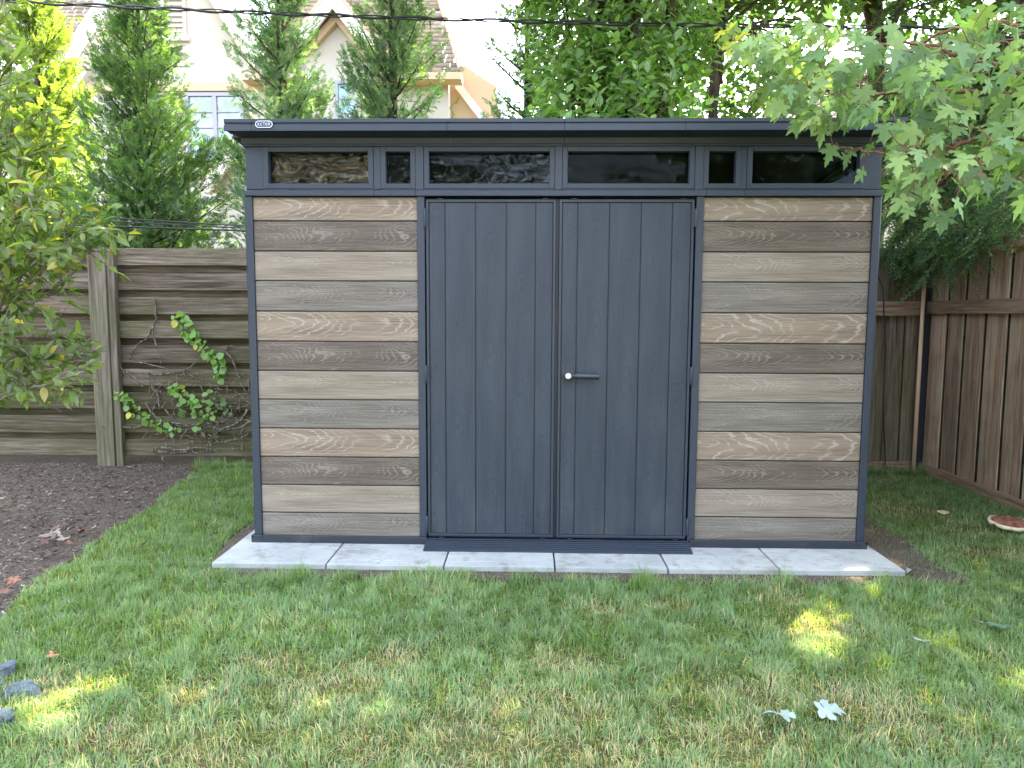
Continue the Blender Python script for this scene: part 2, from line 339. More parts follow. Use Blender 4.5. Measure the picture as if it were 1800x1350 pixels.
def chips(name, n, poly, box, seed, cols, size=(.006, .03), z=.008, label=''):
    r = np.random.default_rng(seed); x = r.uniform(box[0], box[1], n); y = r.uniform(box[2], box[3], n); k = inpoly(x, y, poly); x, y = x[k], y[k]; n = len(x)
    T = np.array([[-1, -.25, 0], [1, -.18, 0], [.9, .25, 0], [-.95, .2, 0], [-.2, -.1, .22], [.3, .1, .2]], float)
    F = np.array([[0, 1, 5], [0, 5, 4], [1, 2, 5], [2, 3, 4], [2, 4, 5], [3, 0, 4]])
    th = r.uniform(0, 2*PI, n); N = unit(np.stack([r.normal(0, .35, n), r.normal(0, .35, n), np.ones(n)], 1)); U = np.stack([np.cos(th), np.sin(th), r.normal(0, .2, n)], 1)
    sc = r.uniform(*size, n)*r.uniform(.4, 1, n); Rm = basis(N, U); Rm = Rm[:, :, [1, 0, 2]]; Rm[:, :, 1] *= -1
    cc = np.array(cols)[r.integers(0, len(cols), n)]*r.uniform(.5, 1.3, (n, 1))
    V, F, C = stamp(T, F, np.stack([x, y, np.full(n, z)+r.uniform(0, .006, n)], 1), Rm, sc, cc)
    return tag(link(name, mesh_np(name, V, F, M['chip'], C)), label, 'mulch' if 'mulch' in name else 'soil', kind='stuff')
m, t, b = mat('bark_chip', (0.1, 0.08, 0.06), 0.9, 0.15); a = t.new('ShaderNodeVertexColor'); a.layer_name = 'Col'; t.l.new(a.outputs[0], b.inputs['Base Color']); M['chip'] = m
chips('mulch_chips', 26000, BED, (-5.2, -1.9, -2.2, 2.1), 5, [(.09, .066, .048), (.14, .105, .078), (.23, .185, .145), (.055, .04, .03), (.13, .085, .055), (.32, .27, .22)], (.006, .022), .006, 'dark shredded bark mulch of the planting bed')
chips('soil_crumbs', 5200, [p for p in SOIL[:13]]+[(1.66, .95), (1.66, -.33), (-1.66, -.34)], (-1.8, 2.0, -.5, 1.0), 6, [(.09, .075, .06), (.16, .13, .11), (.05, .04, .033)], (.003, .010), .024, 'crumbly bare soil along the edge of the paved pad')

# ------------------------------------------------------------------ paved pad
def paver_mat():
    m, t, b = mat('pale_paver', (0.42, 0.43, 0.42), 0.8, 0.3); c, rr = per_object(t, coords(t), 20)
    n = t.noise(c, 4, 5, 0.6); n2 = t.noise(c, 45, 4, 0.7); n3 = t.noise(t.mapping(c, (3, 22, 3)), 1, 4)
    ed = t.noise(t.new('ShaderNodeNewGeometry').outputs['Position'], 9, 5, .7); cc = t.mix(t.step(n, .3, .7), (0.27, 0.285, 0.285), (0.36, 0.375, 0.37)); cc = t.mix(t.math('MULTIPLY', t.step(n2, .55, .72), .35), cc, (0.22, 0.20, 0.17)); cc = t.mix(t.math('MULTIPLY', t.step(n3, .56, .7), .4), cc, (0.50, 0.50, 0.48))
    cc = t.mix(t.math('MULTIPLY', t.step(ed, .50, .70), .6), cc, (0.13, 0.11, 0.085)); t.put(b, 'Base Color', cc); t.put(b, 'Normal', t.bump(n2, 0.3, 0.003)); return m
M['paver'] = paver_mat()
pad = tag(empty('paved_pad', (0, 0, 0)), kind='structure')
xs = [-1.70, -1.135, -0.56, -0.02, 0.525, 1.06, 1.66]; g_ = .004
for i in range(6):
    a0, a1 = xs[i], xs[i+1]
    sk = {1: (0.0, .03), }.get(i, (0, 0))
    MB().prism([(a0+g_, -0.352+rnd.uniform(-.004, .004)), (a1-g_, -0.352+rnd.uniform(-.004, .004)), (a1-g_, .2), (a0+g_, .2)], 'z', 0.0, 0.048+rnd.uniform(-.002, .002)).build('paver', M['paver'], pad, .003, loc=((a0+a1)/2, -.08, .02))
for j in range(3):
    for i in (0, 5):
        MB().box(xs[i]+g_, xs[i+1]-g_, .208+j*.58, .78+j*.58, 0, .048+rnd.uniform(-.002, .002)).build('paver', M['paver'], pad, .003, loc=((xs[i]+xs[i+1])/2, .5+j*.58, .02))

# ------------------------------------------------------------------ shed
def shed_plastic():
    m, t, b = mat('anthracite_resin', (0.026, 0.034, 0.052), 0.5, 0.5); c = coords(t)
    n = t.noise(c, 2.0, 4); n2 = t.noise(c, 240, 2); t.put(b, 'Base Color', t.mix(n, (0.015, 0.022, 0.037), (0.021, 0.030, 0.047)))
    dust = t.noise(t.mapping(c, (5, 5, 1.4)), 1, 5, .7); t.put(b, 'Roughness', t.math('ADD', t.math('MULTIPLY', dust, .3), .34))
    t.put(b, 'Normal', t.bump(n2, 0.12, 0.0006)); return m
M['resin'] = shed_plastic()
def resin_dark():
    m, t, b = mat('base_resin', (0.012, 0.017, 0.026), 0.45, 0.5); c = coords(t); n = t.noise(c, 7, 5, .7)
    t.put(b, 'Base Color', t.mix(t.step(n, .5, .8), (0.010, 0.015, 0.024), (0.05, 0.05, 0.05))); return m
M['resin_dark'] = resin_dark()
m, t, b, col, ln, s = grain('door_resin', (0.021, 0.027, 0.039), (0.027, 0.035, 0.049), (0.034, 0.043, 0.058), n=24, par=14, vert=True, noise_amt=.35)
dw = t.new('ShaderNodeNewGeometry').outputs['Position']; dz = t.new('ShaderNodeSeparateXYZ'); t.l.new(dw, dz.inputs[0])
dust = t.math('MULTIPLY', t.step(t.noise(t.mapping(dw, (6, 6, 2.5)), 1, 5, .7), .42, .72), t.math('ADD', .22, t.math('MULTIPLY', t.math('SUBTRACT', 1.0, t.step(dz.outputs[2], .08, .5)), .5)))
speck = t.math('MULTIPLY', t.step(t.noise(dw, 55, 1), .80, .83), .8)
col = t.mix(t.math('MULTIPLY', dust, .5), col, (0.075, 0.078, 0.080)); col = t.mix(speck, col, (.2, .21, .21))
t.put(b, 'Base Color', t.mix(t.math('MULTIPLY', ln, .5), col, (0.013, 0.017, 0.026)))
t.put(b, 'Normal', t.bump(t.math('SUBTRACT', t.math('MULTIPLY', s, .5), t.math('MULTIPLY', ln, .8)), 0.5, 0.002)); b.inputs['Roughness'].default_value = .5; M['door'] = m
PL = [plank_mat('plank_tan_cathedral', (0.120, 0.087, 0.062), (0.203, 0.152, 0.111), (0.267, 0.211, 0.158), (0.471, 0.435, 0.376), .38, n=16, par=5, u0=.15, v0=.01, noise_amt=.42),
      plank_mat('plank_dark_brown', (0.053, 0.039, 0.031), (0.096, 0.073, 0.058), (0.150, 0.119, 0.096), (0.288, 0.250, 0.207), .5, n=22, par=7, u0=-.1, v0=-.005, noise_amt=.45),
      plank_mat('plank_greige', (0.126, 0.099, 0.074), (0.201, 0.164, 0.126), (0.267, 0.225, 0.180), (0.353, 0.313, 0.262), .3, n=20, par=14, u0=.3, v0=.02, noise_amt=.7),
      plank_mat('plank_grey', (0.079, 0.065, 0.053), (0.135, 0.116, 0.097), (0.198, 0.175, 0.148), (0.278, 0.255, 0.223), .4, n=24, par=7, u0=.2, v0=.015, noise_amt=.55)]
PR = [plank_mat('plank_tan_bold', (0.120, 0.087, 0.062), (0.198, 0.149, 0.109), (0.257, 0.202, 0.150), (0.492, 0.467, 0.415), .36, n=11, par=4, u0=-.3, v0=-.012, noise_amt=.46),
      plank_mat('plank_brown_swirl', (0.056, 0.042, 0.032), (0.100, 0.076, 0.059), (0.155, 0.124, 0.099), (0.278, 0.244, 0.203), .45, n=19, par=9, u0=.28, v0=.006, noise_amt=.38),
      plank_mat('plank_greige_fine', (0.120, 0.094, 0.071), (0.191, 0.154, 0.120), (0.257, 0.216, 0.172), (0.364, 0.319, 0.267), .4, n=17, par=11, u0=-.25, v0=.012, noise_amt=.75),
      plank_mat('plank_grey_fine', (0.079, 0.065, 0.053), (0.130, 0.112, 0.094), (0.193, 0.170, 0.144), (0.278, 0.255, 0.223), .4, n=27, par=8, u0=-.35, v0=-.01, noise_amt=.6)]
def glass_mat(name, film):
    m = bpy.data.materials.new(name); m.use_nodes = True; t = NT(m); t.n.clear(); out = t.new('ShaderNodeOutputMaterial'); c = coords(t)
    g = t.new('ShaderNodeBsdfGlossy'); g.inputs['Roughness'].default_value = .03; tr = t.new('ShaderNodeBsdfTransparent'); tr.inputs[0].default_value = (.5, .55, .62, 1)
    mx = t.new('ShaderNodeMixShader'); fr = t.new('ShaderNodeFresnel'); fr.inputs['IOR'].default_value = 1.5 if film > .3 else 1.33
    n1 = t.noise(t.mapping(c, (5, 5, 9)), 1.0, 3, .6, 1.8); n2 = t.noise(c, 3.0, 2)
    t.put(g, 'Normal', t.bump(n1, film, .05)); t.put(fr, 'Normal', t.bump(n1, film*.3, .05))
    t.put(g, 'Color', (1.0, .86, .58) if film > .3 else (.9, .95, 1.0))
    wr = t.step(t.noise(t.mapping(c, (4, 4, 12)), 1, 4, .65, 2.2), .45, .68); f = t.math('ADD', t.math('MULTIPLY', fr.outputs[0], .55), t.math('MULTIPLY', wr, .09*film), clamp=True)
    t.l.new(f, mx.inputs[0]); t.l.new(tr.outputs[0], mx.inputs[1]); t.l.new(g.outputs[0], mx.inputs[2]); t.l.new(mx.outputs[0], out.inputs['Surface']); return m
M['film'] = glass_mat('crinkled_window_film', .42); M['film2'] = glass_mat('window_film_smoother', .15); M['pane'] = glass_mat('clear_window_pane', .04)
shed = tag(empty('garden_shed', (0, 0, 0.048)), 'dark resin garden shed with wood look plank walls, double doors and clerestory windows', 'shed')
def S(b, name, m, bevel=.0025, parent=None, loc=None, label=None):   # part built in world coordinates under the shed
    p = parent or shed; L = Vector(loc or (0, 0, 0.048)); W = Vector(p.get('wl', (0, 0, 0.048)))
    o = b.build(name, m, None, bevel, loc=tuple(L), label=label); o.parent = p; o.location = L-W; o['wl'] = tuple(L); return o
D = 1.86
S(MB().box(-1.625, 1.622, -.035, D+.02, .048, .075).box(-1.625, -.69, -.035, -.022, .072, .088).box(.70, 1.622, -.035, -.022, .072, .088).box(-1.625, -1.612, -.035, D, .072, .088).box(1.609, 1.622, -.035, D, .072, .088), 'base_plate', M['resin_dark'], .003)
for x in (-1.575, -1.34, -1.05, -.735, .735, 1.05, 1.34, 1.575): S(MB().cyl((x, -.040, .078), (x, -.030, .078), .007, n=8), 'screw', M['resin_dark'], 0)
for sx in (-1, 1): S(MB().box(*(sorted((sx*1.575, sx*1.612))), -.012, .06, .075, 1.862).box(*(sorted((sx*1.600, sx*1.618))), -.004, .05, .076, 1.861), 'corner_post', M['resin'], .003)
for sx in (-1, 1): S(MB().box(*(sorted((sx*.690, sx*.727))), -.012, .05, .075, 1.862), 'door_post', M['resin'], .003)
zs = [0.075, .205, .356, .508, .660, .814, .966, 1.120, 1.276, 1.433, 1.585, 1.738, 1.860]
cache = {}
for sx in (-1, 1):
    for i in range(12):
        k = (11-i) % 4; z0, z1 = zs[i]+.003, zs[i+1]-.003; zc = (z0+z1)/2; u0 = sx*1.151
        S(MB().box(min(sx*.727, sx*1.575), max(sx*.727, sx*1.575), 0.0, .02, z0, z1), 'plank', (PL if sx < 0 else PR)[k], .0035, loc=(u0, 0, zc))
S(MB().box(-1.575, -.727, .012, .04, .075, 1.86), 'wall_backing', M['resin_dark'], 0); S(MB().box(.727, 1.575, .012, .04, .075, 1.86), 'wall_backing', M['resin_dark'], 0)
# side and rear walls, planked, roof falls to the rear
ztop = lambda y: 2.10-.11*y
for sx in (-1, 1):
    xa, xb = sorted((sx*1.600, sx*1.572))
    S(MB().box(xa, xb, .06, D, .075, 1.84), 'side_wall', M['resin_dark'], 0)
    for i in range(12):
        z0, z1 = zs[i]+.003, zs[i+1]-.003
        if z1 > 1.84: z1 = 1.84
        S(MB().box(min(sx*1.6, sx*1.612), max(sx*1.6, sx*1.612), .062, D-.05, z0, z1), 'plank', PL[(11-i) % 4], .002, loc=(sx*1.606, .9, (z0+z1)/2))
    b_ = MB()
    b_.prism([(.06, 1.84), (D, 1.84), (D, 1.90), (.06, 1.90)], 'x', xa, xb)
    b_.prism([(.06, 2.05), (.62, 2.05), (.62, ztop(.62)), (.06, ztop(.06))], 'x', xa, xb)
    b_.prism([(.06, 1.90), (.12, 1.90), (.12, 2.05), (.06, 2.05)], 'x', xa, xb)
    b_.prism([(.62, 1.90), (D, 1.90), (D, ztop(D)), (.62, ztop(.62))], 'x', xa, xb)
    S(b_, 'side_gable_panel', M['resin'], 0)
    S(MB().box(*(sorted((sx*1.584, sx*1.588))), .12, .62, 1.90, 2.05), 'side_window', M['pane'], 0)
S(MB().box(-1.6, 1.6, D-.03, D, .075, ztop(D)), 'rear_wall', M['resin'], 0)
# clerestory band
wins = [(-1.487, -.976), (-.886, -.760), (-.666, -.053), (.037, .650), (.746, .882), (.964, 1.495)]
z0, z1 = 1.925, 2.083
for i, (a, b2) in enumerate(wins):
    wf = .026
    fr = S(MB().frame(a, b2, z0, z1, wf, -.010, .03).frame(a+.001, b2-.001, z0+.001, z1-.001, .006, .012, .026), 'window_frame', M['resin'], .002, loc=((a+b2)/2, 0, 2.0))
    S(MB().box(a-.004, b2+.004, .028, .031, z0-.004, z1+.004), 'pane', (M['film'] if i == 0 else M['film2'] if i in (1, 2) else M['pane']), 0, parent=fr, loc=((a+b2)/2, .03, 2.0), label='crinkled reflective film pane' if i == 0 else None)
xb = [-1.605]+[v for a, b2 in wins for v in (a-.026, b2+.026)]+[1.605]
for i in range(0, len(xb), 2): S(MB().box(xb[i]+.0012, xb[i+1]-.0012, (-.014 if i in (4, 6, 8) else -.006), .034, 1.893, 2.108), 'mullion', M['resin'], .0015)
S(MB().box(-1.605, 1.605, -.006, .03, 1.893, 1.899).box(-1.605, 1.605, -.004, .03, 2.1075, 2.12), 'clerestory_rails', M['resin'], .001)
lj = [-1.614, -.945, -.735, .735, .925, 1.614]
for a, b2 in zip(lj[:-1], lj[1:]):
    S(MB().prism([(-.022, 1.862), (.03, 1.862), (.03, 1.893), (-.012, 1.893), (-.022, 1.888)], 'x', a+.001, b2-.001), 'ledge', M['resin'], .0012, loc=((a+b2)/2, -.01, 1.87))
# cornice + fascia in jointed lengths
jn = [-1.66, -1.52, -.56, .015, .60, 1.52, 1.663]
Z = 0.012
prof_f = [(-.130, 2.156), (-.122, 2.156), (-.115, 2.176), (-.02, 2.176), (-.02, 2.214+.002), (-.128, 2.214), (-.128, 2.196), (-.121, 2.194), (-.121, 2.188), (-.130, 2.185)]
prof_c = [(-.020, 2.108), (.02, 2.108), (.02, 2.176), (-.115, 2.174), (-.121, 2.158), (-.100, 2.153), (-.060, 2.150), (-.030, 2.146), (-.026, 2.118), (-.020, 2.116)]
def cpoly(p, a, b, la, lb):   # cornice length with ends splayed by la / lb per metre of projection
    m_ = MB(); A = [m_.bm.verts.new((a-la*max(0, -q[0]-.02), q[0], q[1])) for q in p]; B = [m_.bm.verts.new((b+lb*max(0, -q[0]-.02), q[0], q[1])) for q in p]
    m_.bm.faces.new(A); m_.bm.faces.new(B[::-1]); n = len(p)
    for i in range(n): m_.bm.faces.new([A[i], B[i], B[(i+1) % n], A[(i+1) % n]])
    return m_
for i in range(6):
    a, b2 = jn[i]+.0008, jn[i+1]-.0008
    S(MB().prism(prof_f, 'x', a, b2), 'fascia', M['resin'], .001, loc=((a+b2)/2, -.1, 2.18))
jc = [-1.612, -.54, .018, .60, 1.612]
for i in range(4):
    a, b2 = jc[i]+.0006, jc[i+1]-.0006
    S(cpoly(prof_c, a, b2, .42 if i == 0 else 0, .42 if i == 3 else 0), 'cornice', M['resin'], .001, loc=((a+b2)/2, -.06, 2.14))
for sx in (-1, 1):
    xo = 1.66
    S(MB().prism([(-.02, 2.15), (D+.08, 2.15-.11*D-.01), (D+.08, 2.20-.11*D), (-.02, 2.212)], 'x', *(sorted((sx*1.60, sx*xo)))), 'side_fascia', M['resin'], .001)
S(MB().prism([(-.02, 2.178), (D+.08, 2.16-.11*D), (D+.08, 2.205-.11*D), (-.02, 2.217)], 'x', -1.598, 1.598), 'roof', M['resin'], .001)
# doors
def door(x0, x1, grooves, seed):
    d = S(MB().box(x0, x1, .008, .034, .078, 1.851), 'door', M['resin'], .002, loc=((x0+x1)/2, .02, .9))
    S(MB().frame(x0+.014, x1-.014, .100, 1.832, .013, -.006, .008), 'door_frame', M['resin'], .002, parent=d)
    ed = [x0+.015]+grooves+[x1-.015]
    for a, b2 in zip(ed[:-1], ed[1:]):
        S(MB().box(a+.0022, b2-.0022, -.001, .0085, .101, 1.831), 'board', M['door'], .0022, parent=d, loc=((a+b2)/2+rnd.uniform(-.02, .02), 0, .9+rnd.uniform(-.5, .5)))
    for x in (x0+.06, x1-.07):
        S(MB().box(x, x+.028, -.009, .004, .0755, .083), 'catch', M['resin_dark'], .001, parent=d); S(MB().box(x, x+.028, -.007, .004, 1.846, 1.8525), 'catch', M['resin_dark'], .001, parent=d)
    return d
dl = door(-.684, -.018, [-.586, -.429, -.272, -.122], 1); dr = door(-.002, .682, [.092, .253, .414, .572], 2)
S(MB().box(-.0175, -.0025, .016, .034, .078, 1.851), 'astragal', M['resin_dark'], .001)
for sx in (-1, 1):
    for zc in (.152, .952, 1.752):
        x = sx*.6885
        S(MB().cyl((x, -.014, zc-.045), (x, -.014, zc+.045), .0065, n=10).cyl((x, -.014, zc+.0452), (x, -.014, zc+.048), .0045, n=8).box(x-.010, x+.010, -.0135, -.010, zc-.044, zc+.044), 'hinge', M['resin'], .0006)
m, t, b = mat('satin_black_handle', (0.02, 0.024, 0.032), .32, .5); M['handle'] = m
m, t, b = mat('brushed_steel', (0.50, 0.54, 0.54), .5, .5, 0.3); M['steel'] = m
hx, hz = .052, .951
hb = MB().cyl((hx, .0, hz), (hx, -.010, hz), .034, .034, 28).cyl((hx, -.010, hz), (hx, -.017, hz), .029, .024, 28).cyl((hx, -.017, hz), (hx, -.055, hz), .0195, .018, 24)
hb.cyl((hx+.012, -.046, hz), (hx+.036, -.048, hz-.001), .010, .011, 14).cyl((hx+.034, -.048, hz-.001), (hx+.155, -.044, hz-.004), .0152, .0146, 18)
S(hb, 'handle', M['handle'], .0012, parent=dr)
S(MB().cyl((hx-.002, -.055, hz), (hx-.002, -.060, hz), .0155, .0145, 24), 'lock_cylinder', M['steel'], .0008, parent=dr)
# ramp
rp = MB(); rp.prism([(-.145, .048), (-.02, .048), (-.02, .076), (-.05, .0775), (-.145, .056)], 'x', -.690, .690)
for k in range(6):
    y = -.138+k*.019; z = .056+(y+.145)*.226; rp.box(-.6895, .6895, y, y+.008, z, z+.0045)
S(rp, 'threshold_ramp', M['resin'], .0008)
# badge with the maker's lettering in raised strokes
m, t, b = mat('badge_white', (0.62, 0.66, 0.74), .5, .4); M['badge'] = m
bx, bz, by = atY(464, 218.5, -.133)[0], atY(464, 218.5, -.133)[2], -.131
BW, BH = .0425, .0165
def pill(w2, h2, n=10):
    p = []
    for i in range(n+1): a = -PI/2+PI*i/n; p.append((w2-h2+h2*math.cos(a), h2*math.sin(a)))
    for i in range(n+1): a = PI/2+PI*i/n; p.append((-w2+h2+h2*math.cos(a), h2*math.sin(a)))
    return [(bx+x, bz+z) for x, z in p]
badge = S(MB().prism(pill(BW+.002, BH+.002), 'y', by, by-.003), 'badge', M['resin'], .0005, loc=(bx, by, bz))
ring = MB(); o1, o2 = pill(BW, BH), pill(BW-.0028, BH-.0028)
for i in range(len(o1)):
    j = (i+1) % len(o1); A = [ring.bm.verts.new((p[0], y, p[1])) for y in (by-.003, by-.0045) for p in (o1[i], o1[j], o2[j], o2[i])]
    for f in ((4, 5, 6, 7), (0, 1, 5, 4), (2, 3, 7, 6)): ring.bm.faces.new([A[q] for q in f])
S(ring, 'badge_rim', M['badge'], 0, parent=badge)
def arc(cx, cy, rx, ry, a0, a1, n=8): return [(cx+rx*math.cos(math.radians(a0+(a1-a0)*i/n)), cy+ry*math.sin(math.radians(a0+(a1-a0)*i/n))) for i in range(n+1)]
LET = {'K': [[(0, 0), (0, 2)], [(1.05, 2), (.15, 1.0), (1.1, 0)]], 'e': [arc(.6, 1, .6, 1, 35, 325), [(.1, 1), (.95, 1)]],
       'T': [[(0, 2), (1.2, 2)], [(.6, 2), (.6, 0)]], 'R': [[(0, 0), (0, 2), (.7, 2)], arc(.7, 1.5, .42, .5, 90, -90), [(.2, 1), (.7, 1)], [(.7, 1), (1.1, 0)]]}
lt = MB(); cx = -3.99; sc = .0074
for chx in 'KeTeR':
    for st in LET[chx]:
        for (x0, y0), (x1, y1) in zip(st[:-1], st[1:]):
            lt.cyl((bx+(cx+x0)*sc*1.0, by-.0034, bz+(y0-1)*sc), (bx+(cx+x1)*sc, by-.0034, bz+(y1-1)*sc), .0010, n=6)
    cx += 1.72
S(lt, 'badge_lettering', M['badge'], 0, parent=badge)

# ------------------------------------------------------------------ fences
def fence_mat(name, dark, base, light, green, vert=False, gr=.5, ydir=False):
    m, t, b = mat(name, base, .9, .15); c, rr = per_object(t, coords(t), 23)
    sc = (60, 60, 3.0) if vert else (3.0, 60, 60); kn = (14, 14, 5) if vert else (5, 14, 14)
    if ydir: sc = (60, 3.0, 60); kn = (14, 5, 14)
    s = t.noise(t.mapping(c, sc), 1, 5, .65); s2 = t.noise(t.mapping(c, tuple(v*.25 for v in sc)), 1, 4, .6); k = t.noise(t.mapping(c, kn), 1, 2, .5, .6)
    col = t.ramp(t.math('ADD', t.math('MULTIPLY', s, .55), t.math('MULTIPLY', s2, .45)), [(.38, dark), (.5, base), (.62, light)])
    col = t.mix(t.step(k, .70, .78), col, [v*.35 for v in dark])
    world = t.new('ShaderNodeNewGeometry').outputs['Position']; al = t.noise(t.mapping(world, (1.5, 1.5, 3)), 1, 4, .6)
    sz = t.new('ShaderNodeSeparateXYZ'); t.l.new(world, sz.inputs[0]); low = t.math('SUBTRACT', 1.0, t.step(sz.outputs[2], .1, 1.7))
    col = t.mix(t.math('MULTIPLY', t.step(t.math('ADD', al, t.math('MULTIPLY', low, .18)), .42, .70), gr), col, green)
    flake = t.noise(t.mapping(world, (6, 6, 30) if not vert else (50, 50, 9)), 1, 4, .7); col = t.mix(t.math('MULTIPLY', t.step(flake, .66, .74), .35), col, (.33, .31, .29))
    hv = t.new('ShaderNodeHueSaturation'); t.put(hv, 'Color', col); t.put(hv, 'Value', t.math('ADD', t.math('MULTIPLY', rr, .45), .8)); t.put(hv, 'Saturation', 1.0)
    t.put(b, 'Base Color', hv.outputs[0]); t.put(b, 'Normal', t.bump(t.math('ADD', s, s2), .6, .004)); return m
M['fence'] = fence_mat('weathered_fence_board', (.052, .038, .027), (.118, .092, .068), (.200, .168, .140), (.058, .062, .022), gr=.55)
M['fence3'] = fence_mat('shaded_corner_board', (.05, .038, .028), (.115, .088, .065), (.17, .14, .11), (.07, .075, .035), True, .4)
M['fencepost'] = fence_mat('weathered_post', (.06, .048, .035), (.122, .10, .076), (.19, .162, .132), (.09, .10, .045), True, .4)
M['fence2'] = fence_mat('brown_fence_board', (.22, .145, .108), (.37, .255, .192), (.48, .37, .29), (.11, .10, .06), True, .3)
M['rail'] = fence_mat('brown_fence_rail', (.12, .08, .058), (.26, .175, .125), (.34, .25, .19), (.11, .09, .05), False, .2)
M['rail_y'] = fence_mat('side_fence_rail', (.12, .08, .058), (.26, .175, .125), (.34, .25, .19), (.11, .09, .05), False, .2, True)
FY = 2.08
PXM = atY(185, 640, FY)[0]
fl = tag(empty('board_fence', (-3.8, FY, 0)), 'weathered horizontal board fence with a thick post left of the shed, vine growing on it', 'fence')
def K(root, b, name, m, loc, bevel=.003, label=None, rot=None):
    o = b.build(name, m, None, bevel, loc=loc, label=label); o.parent = root; o.location = Vector(loc)-root.location
    if rot: o.rotation_euler = rot
    return o
ztopF = atY(300, 437, FY)[2]; pitch = .196
for (xa, xb_) in ((-9.0, -7.22), (-7.2, -5.72), (-5.70, PXM), (PXM+.004, -1.58), (-1.56, .5), (.52, 2.0), (2.02, 3.0)):
    if xa > 1.9: continue
    for k in range(9):
        zt = ztopF-k*pitch+rnd.uniform(-.004, .004); zb = max(0.0, zt-.138+rnd.uniform(-.004, .004))
        xc = (xa+xb_)/2
        K(fl, MB().box(xa, xb_, FY, FY+.022, zb, zt), 'board', M['fence'], (xc, FY, (zb+zt)/2), rot=(rnd.uniform(-.012, .006), 0, 0))
        if k < 8: K(fl, MB().box(xa, xb_, FY+.075, FY+.095, zb-.085, zb+.03), 'rear_board', M['fence'], (xc, FY+.05, zb-.02), rot=(0, 0, 0))
PX = [atY(v, 640, FY-.07)[0] for v in (162, 193, 206)]
K(fl, MB().box(PX[0], PX[1], FY-.07, FY-.004, 0, ztopF+.005).box(PX[1]+.001, PX[2], FY-.055, FY-.004, 0, ztopF-.01), 'post', M['fencepost'], (PX[1], FY, .9), .006)
for x in (-7.21, -5.71, -1.57, .51): K(fl, MB().box(x-.08, x+.08, FY+.02+.05, FY+.16, 0, ztopF), 'post', M['fencepost'], (x, FY+.1, .9), .005)
# shaded vertical board section behind the shed's right side
M['gap_shade'] = plain('mossy_shadow_board', (.030, .034, .024), .95, .1, .4, 12, .3, 40)  # dark backing: shade of the board gaps put into its colour
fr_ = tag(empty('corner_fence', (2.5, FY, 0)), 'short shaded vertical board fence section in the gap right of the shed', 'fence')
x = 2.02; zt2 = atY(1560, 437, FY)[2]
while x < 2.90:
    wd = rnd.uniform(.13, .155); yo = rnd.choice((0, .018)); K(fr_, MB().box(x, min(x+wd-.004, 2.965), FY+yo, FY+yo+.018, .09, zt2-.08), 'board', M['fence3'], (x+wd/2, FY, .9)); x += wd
K(fr_, MB().box(2.02, 2.972, FY+.040, FY+.052, .02, zt2-.09), 'backing_board', M['gap_shade'], (2.5, FY+.05, .9))
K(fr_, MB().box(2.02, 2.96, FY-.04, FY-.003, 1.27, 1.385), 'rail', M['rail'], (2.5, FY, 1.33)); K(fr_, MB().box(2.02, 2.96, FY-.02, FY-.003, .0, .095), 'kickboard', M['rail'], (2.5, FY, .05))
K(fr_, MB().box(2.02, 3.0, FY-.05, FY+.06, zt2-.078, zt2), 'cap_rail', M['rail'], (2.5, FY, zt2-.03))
# side fence along the right boundary
FX = 3.05
fs = tag(empty('side_fence', (FX, 0, 0)), 'brown vertical board fence along the right edge running toward the camera', 'fence')
y = 2.07; zt3 = 1.78; i = 0
while y > -4.6:
    wd = rnd.uniform(.205, .245); K(fs, MB().box(FX, FX+.011, y-wd+.036, y, .07, zt3-.07+rnd.uniform(-.004, .004)), 'board', M['fence2'], (FX, y-wd/2, .9), rot=(0, rnd.uniform(-.004, .004), 0)); y -= wd
K(fs, MB().box(FX+.0135, FX+.03, -4.6, 2.35, -0.01, zt3-.09), 'backing_board', M['gap_shade'], (FX+.03, -1.3, .9))
for (ya, yb_) in ((-4.6, -1.4), (-1.395, 2.07)):
    K(fs, MB().box(FX-.042, FX-.002, ya, yb_, 1.285, 1.385), 'rail', M['rail_y'], (FX, (ya+yb_)/2, 1.33))
    K(fs, MB().box(FX-.03, FX-.002, ya, yb_, .0, .085), 'kickboard', M['rail_y'], (FX, (ya+yb_)/2, .05))
    K(fs, MB().box(FX-.06, FX+.09, ya, yb_, zt3-.068, zt3+.02), 'cap_rail', M['rail_y'], (FX, (ya+yb_)/2, zt3), .006)
K(fr_, MB().box(2.975, 3.048, FY-.0, FY+.09, 0, zt2-.08), 'corner_post', M['resin_dark'], (3.0, FY, .9))  # added black strip, its colour stands in for the dark corner gap
m, t, b = mat('sunlit_pole', (.55, .38, .27), .6, .3); M['pole'] = m  # sunlight on the pole put into its warm pale colour
p0, p1 = atY(1613, 838, FY+.03), atY(1634, 470, FY+.03)
po = MB().cyl((2.945, FY-.075, 0), (2.945, FY-.075, p1[2]+.02), .016, .015, 12); tag(po.build('fence_pole', M['pole']), 'slim pole in the fence corner gap with sunlight put into its pale colour', 'pole')
# dark wire hanging on the corner fence
V, F = tubes([(smooth_path([atY(a, b2, FY-.05) for a, b2 in ((1541, 478), (1552, 510), (1554, 560), (1556, 640), (1553, 720), (1556, 800), (1557, 842))], 5), .006)])
m, t, b = mat('black_cable', (.015, .016, .02), .5, .4); M['cable'] = m
tag(link('hanging_cable', mesh_np('hanging_cable', V, F, M['cable'], smooth=True)), 'thin black cable hanging down the shaded corner fence', 'cable')

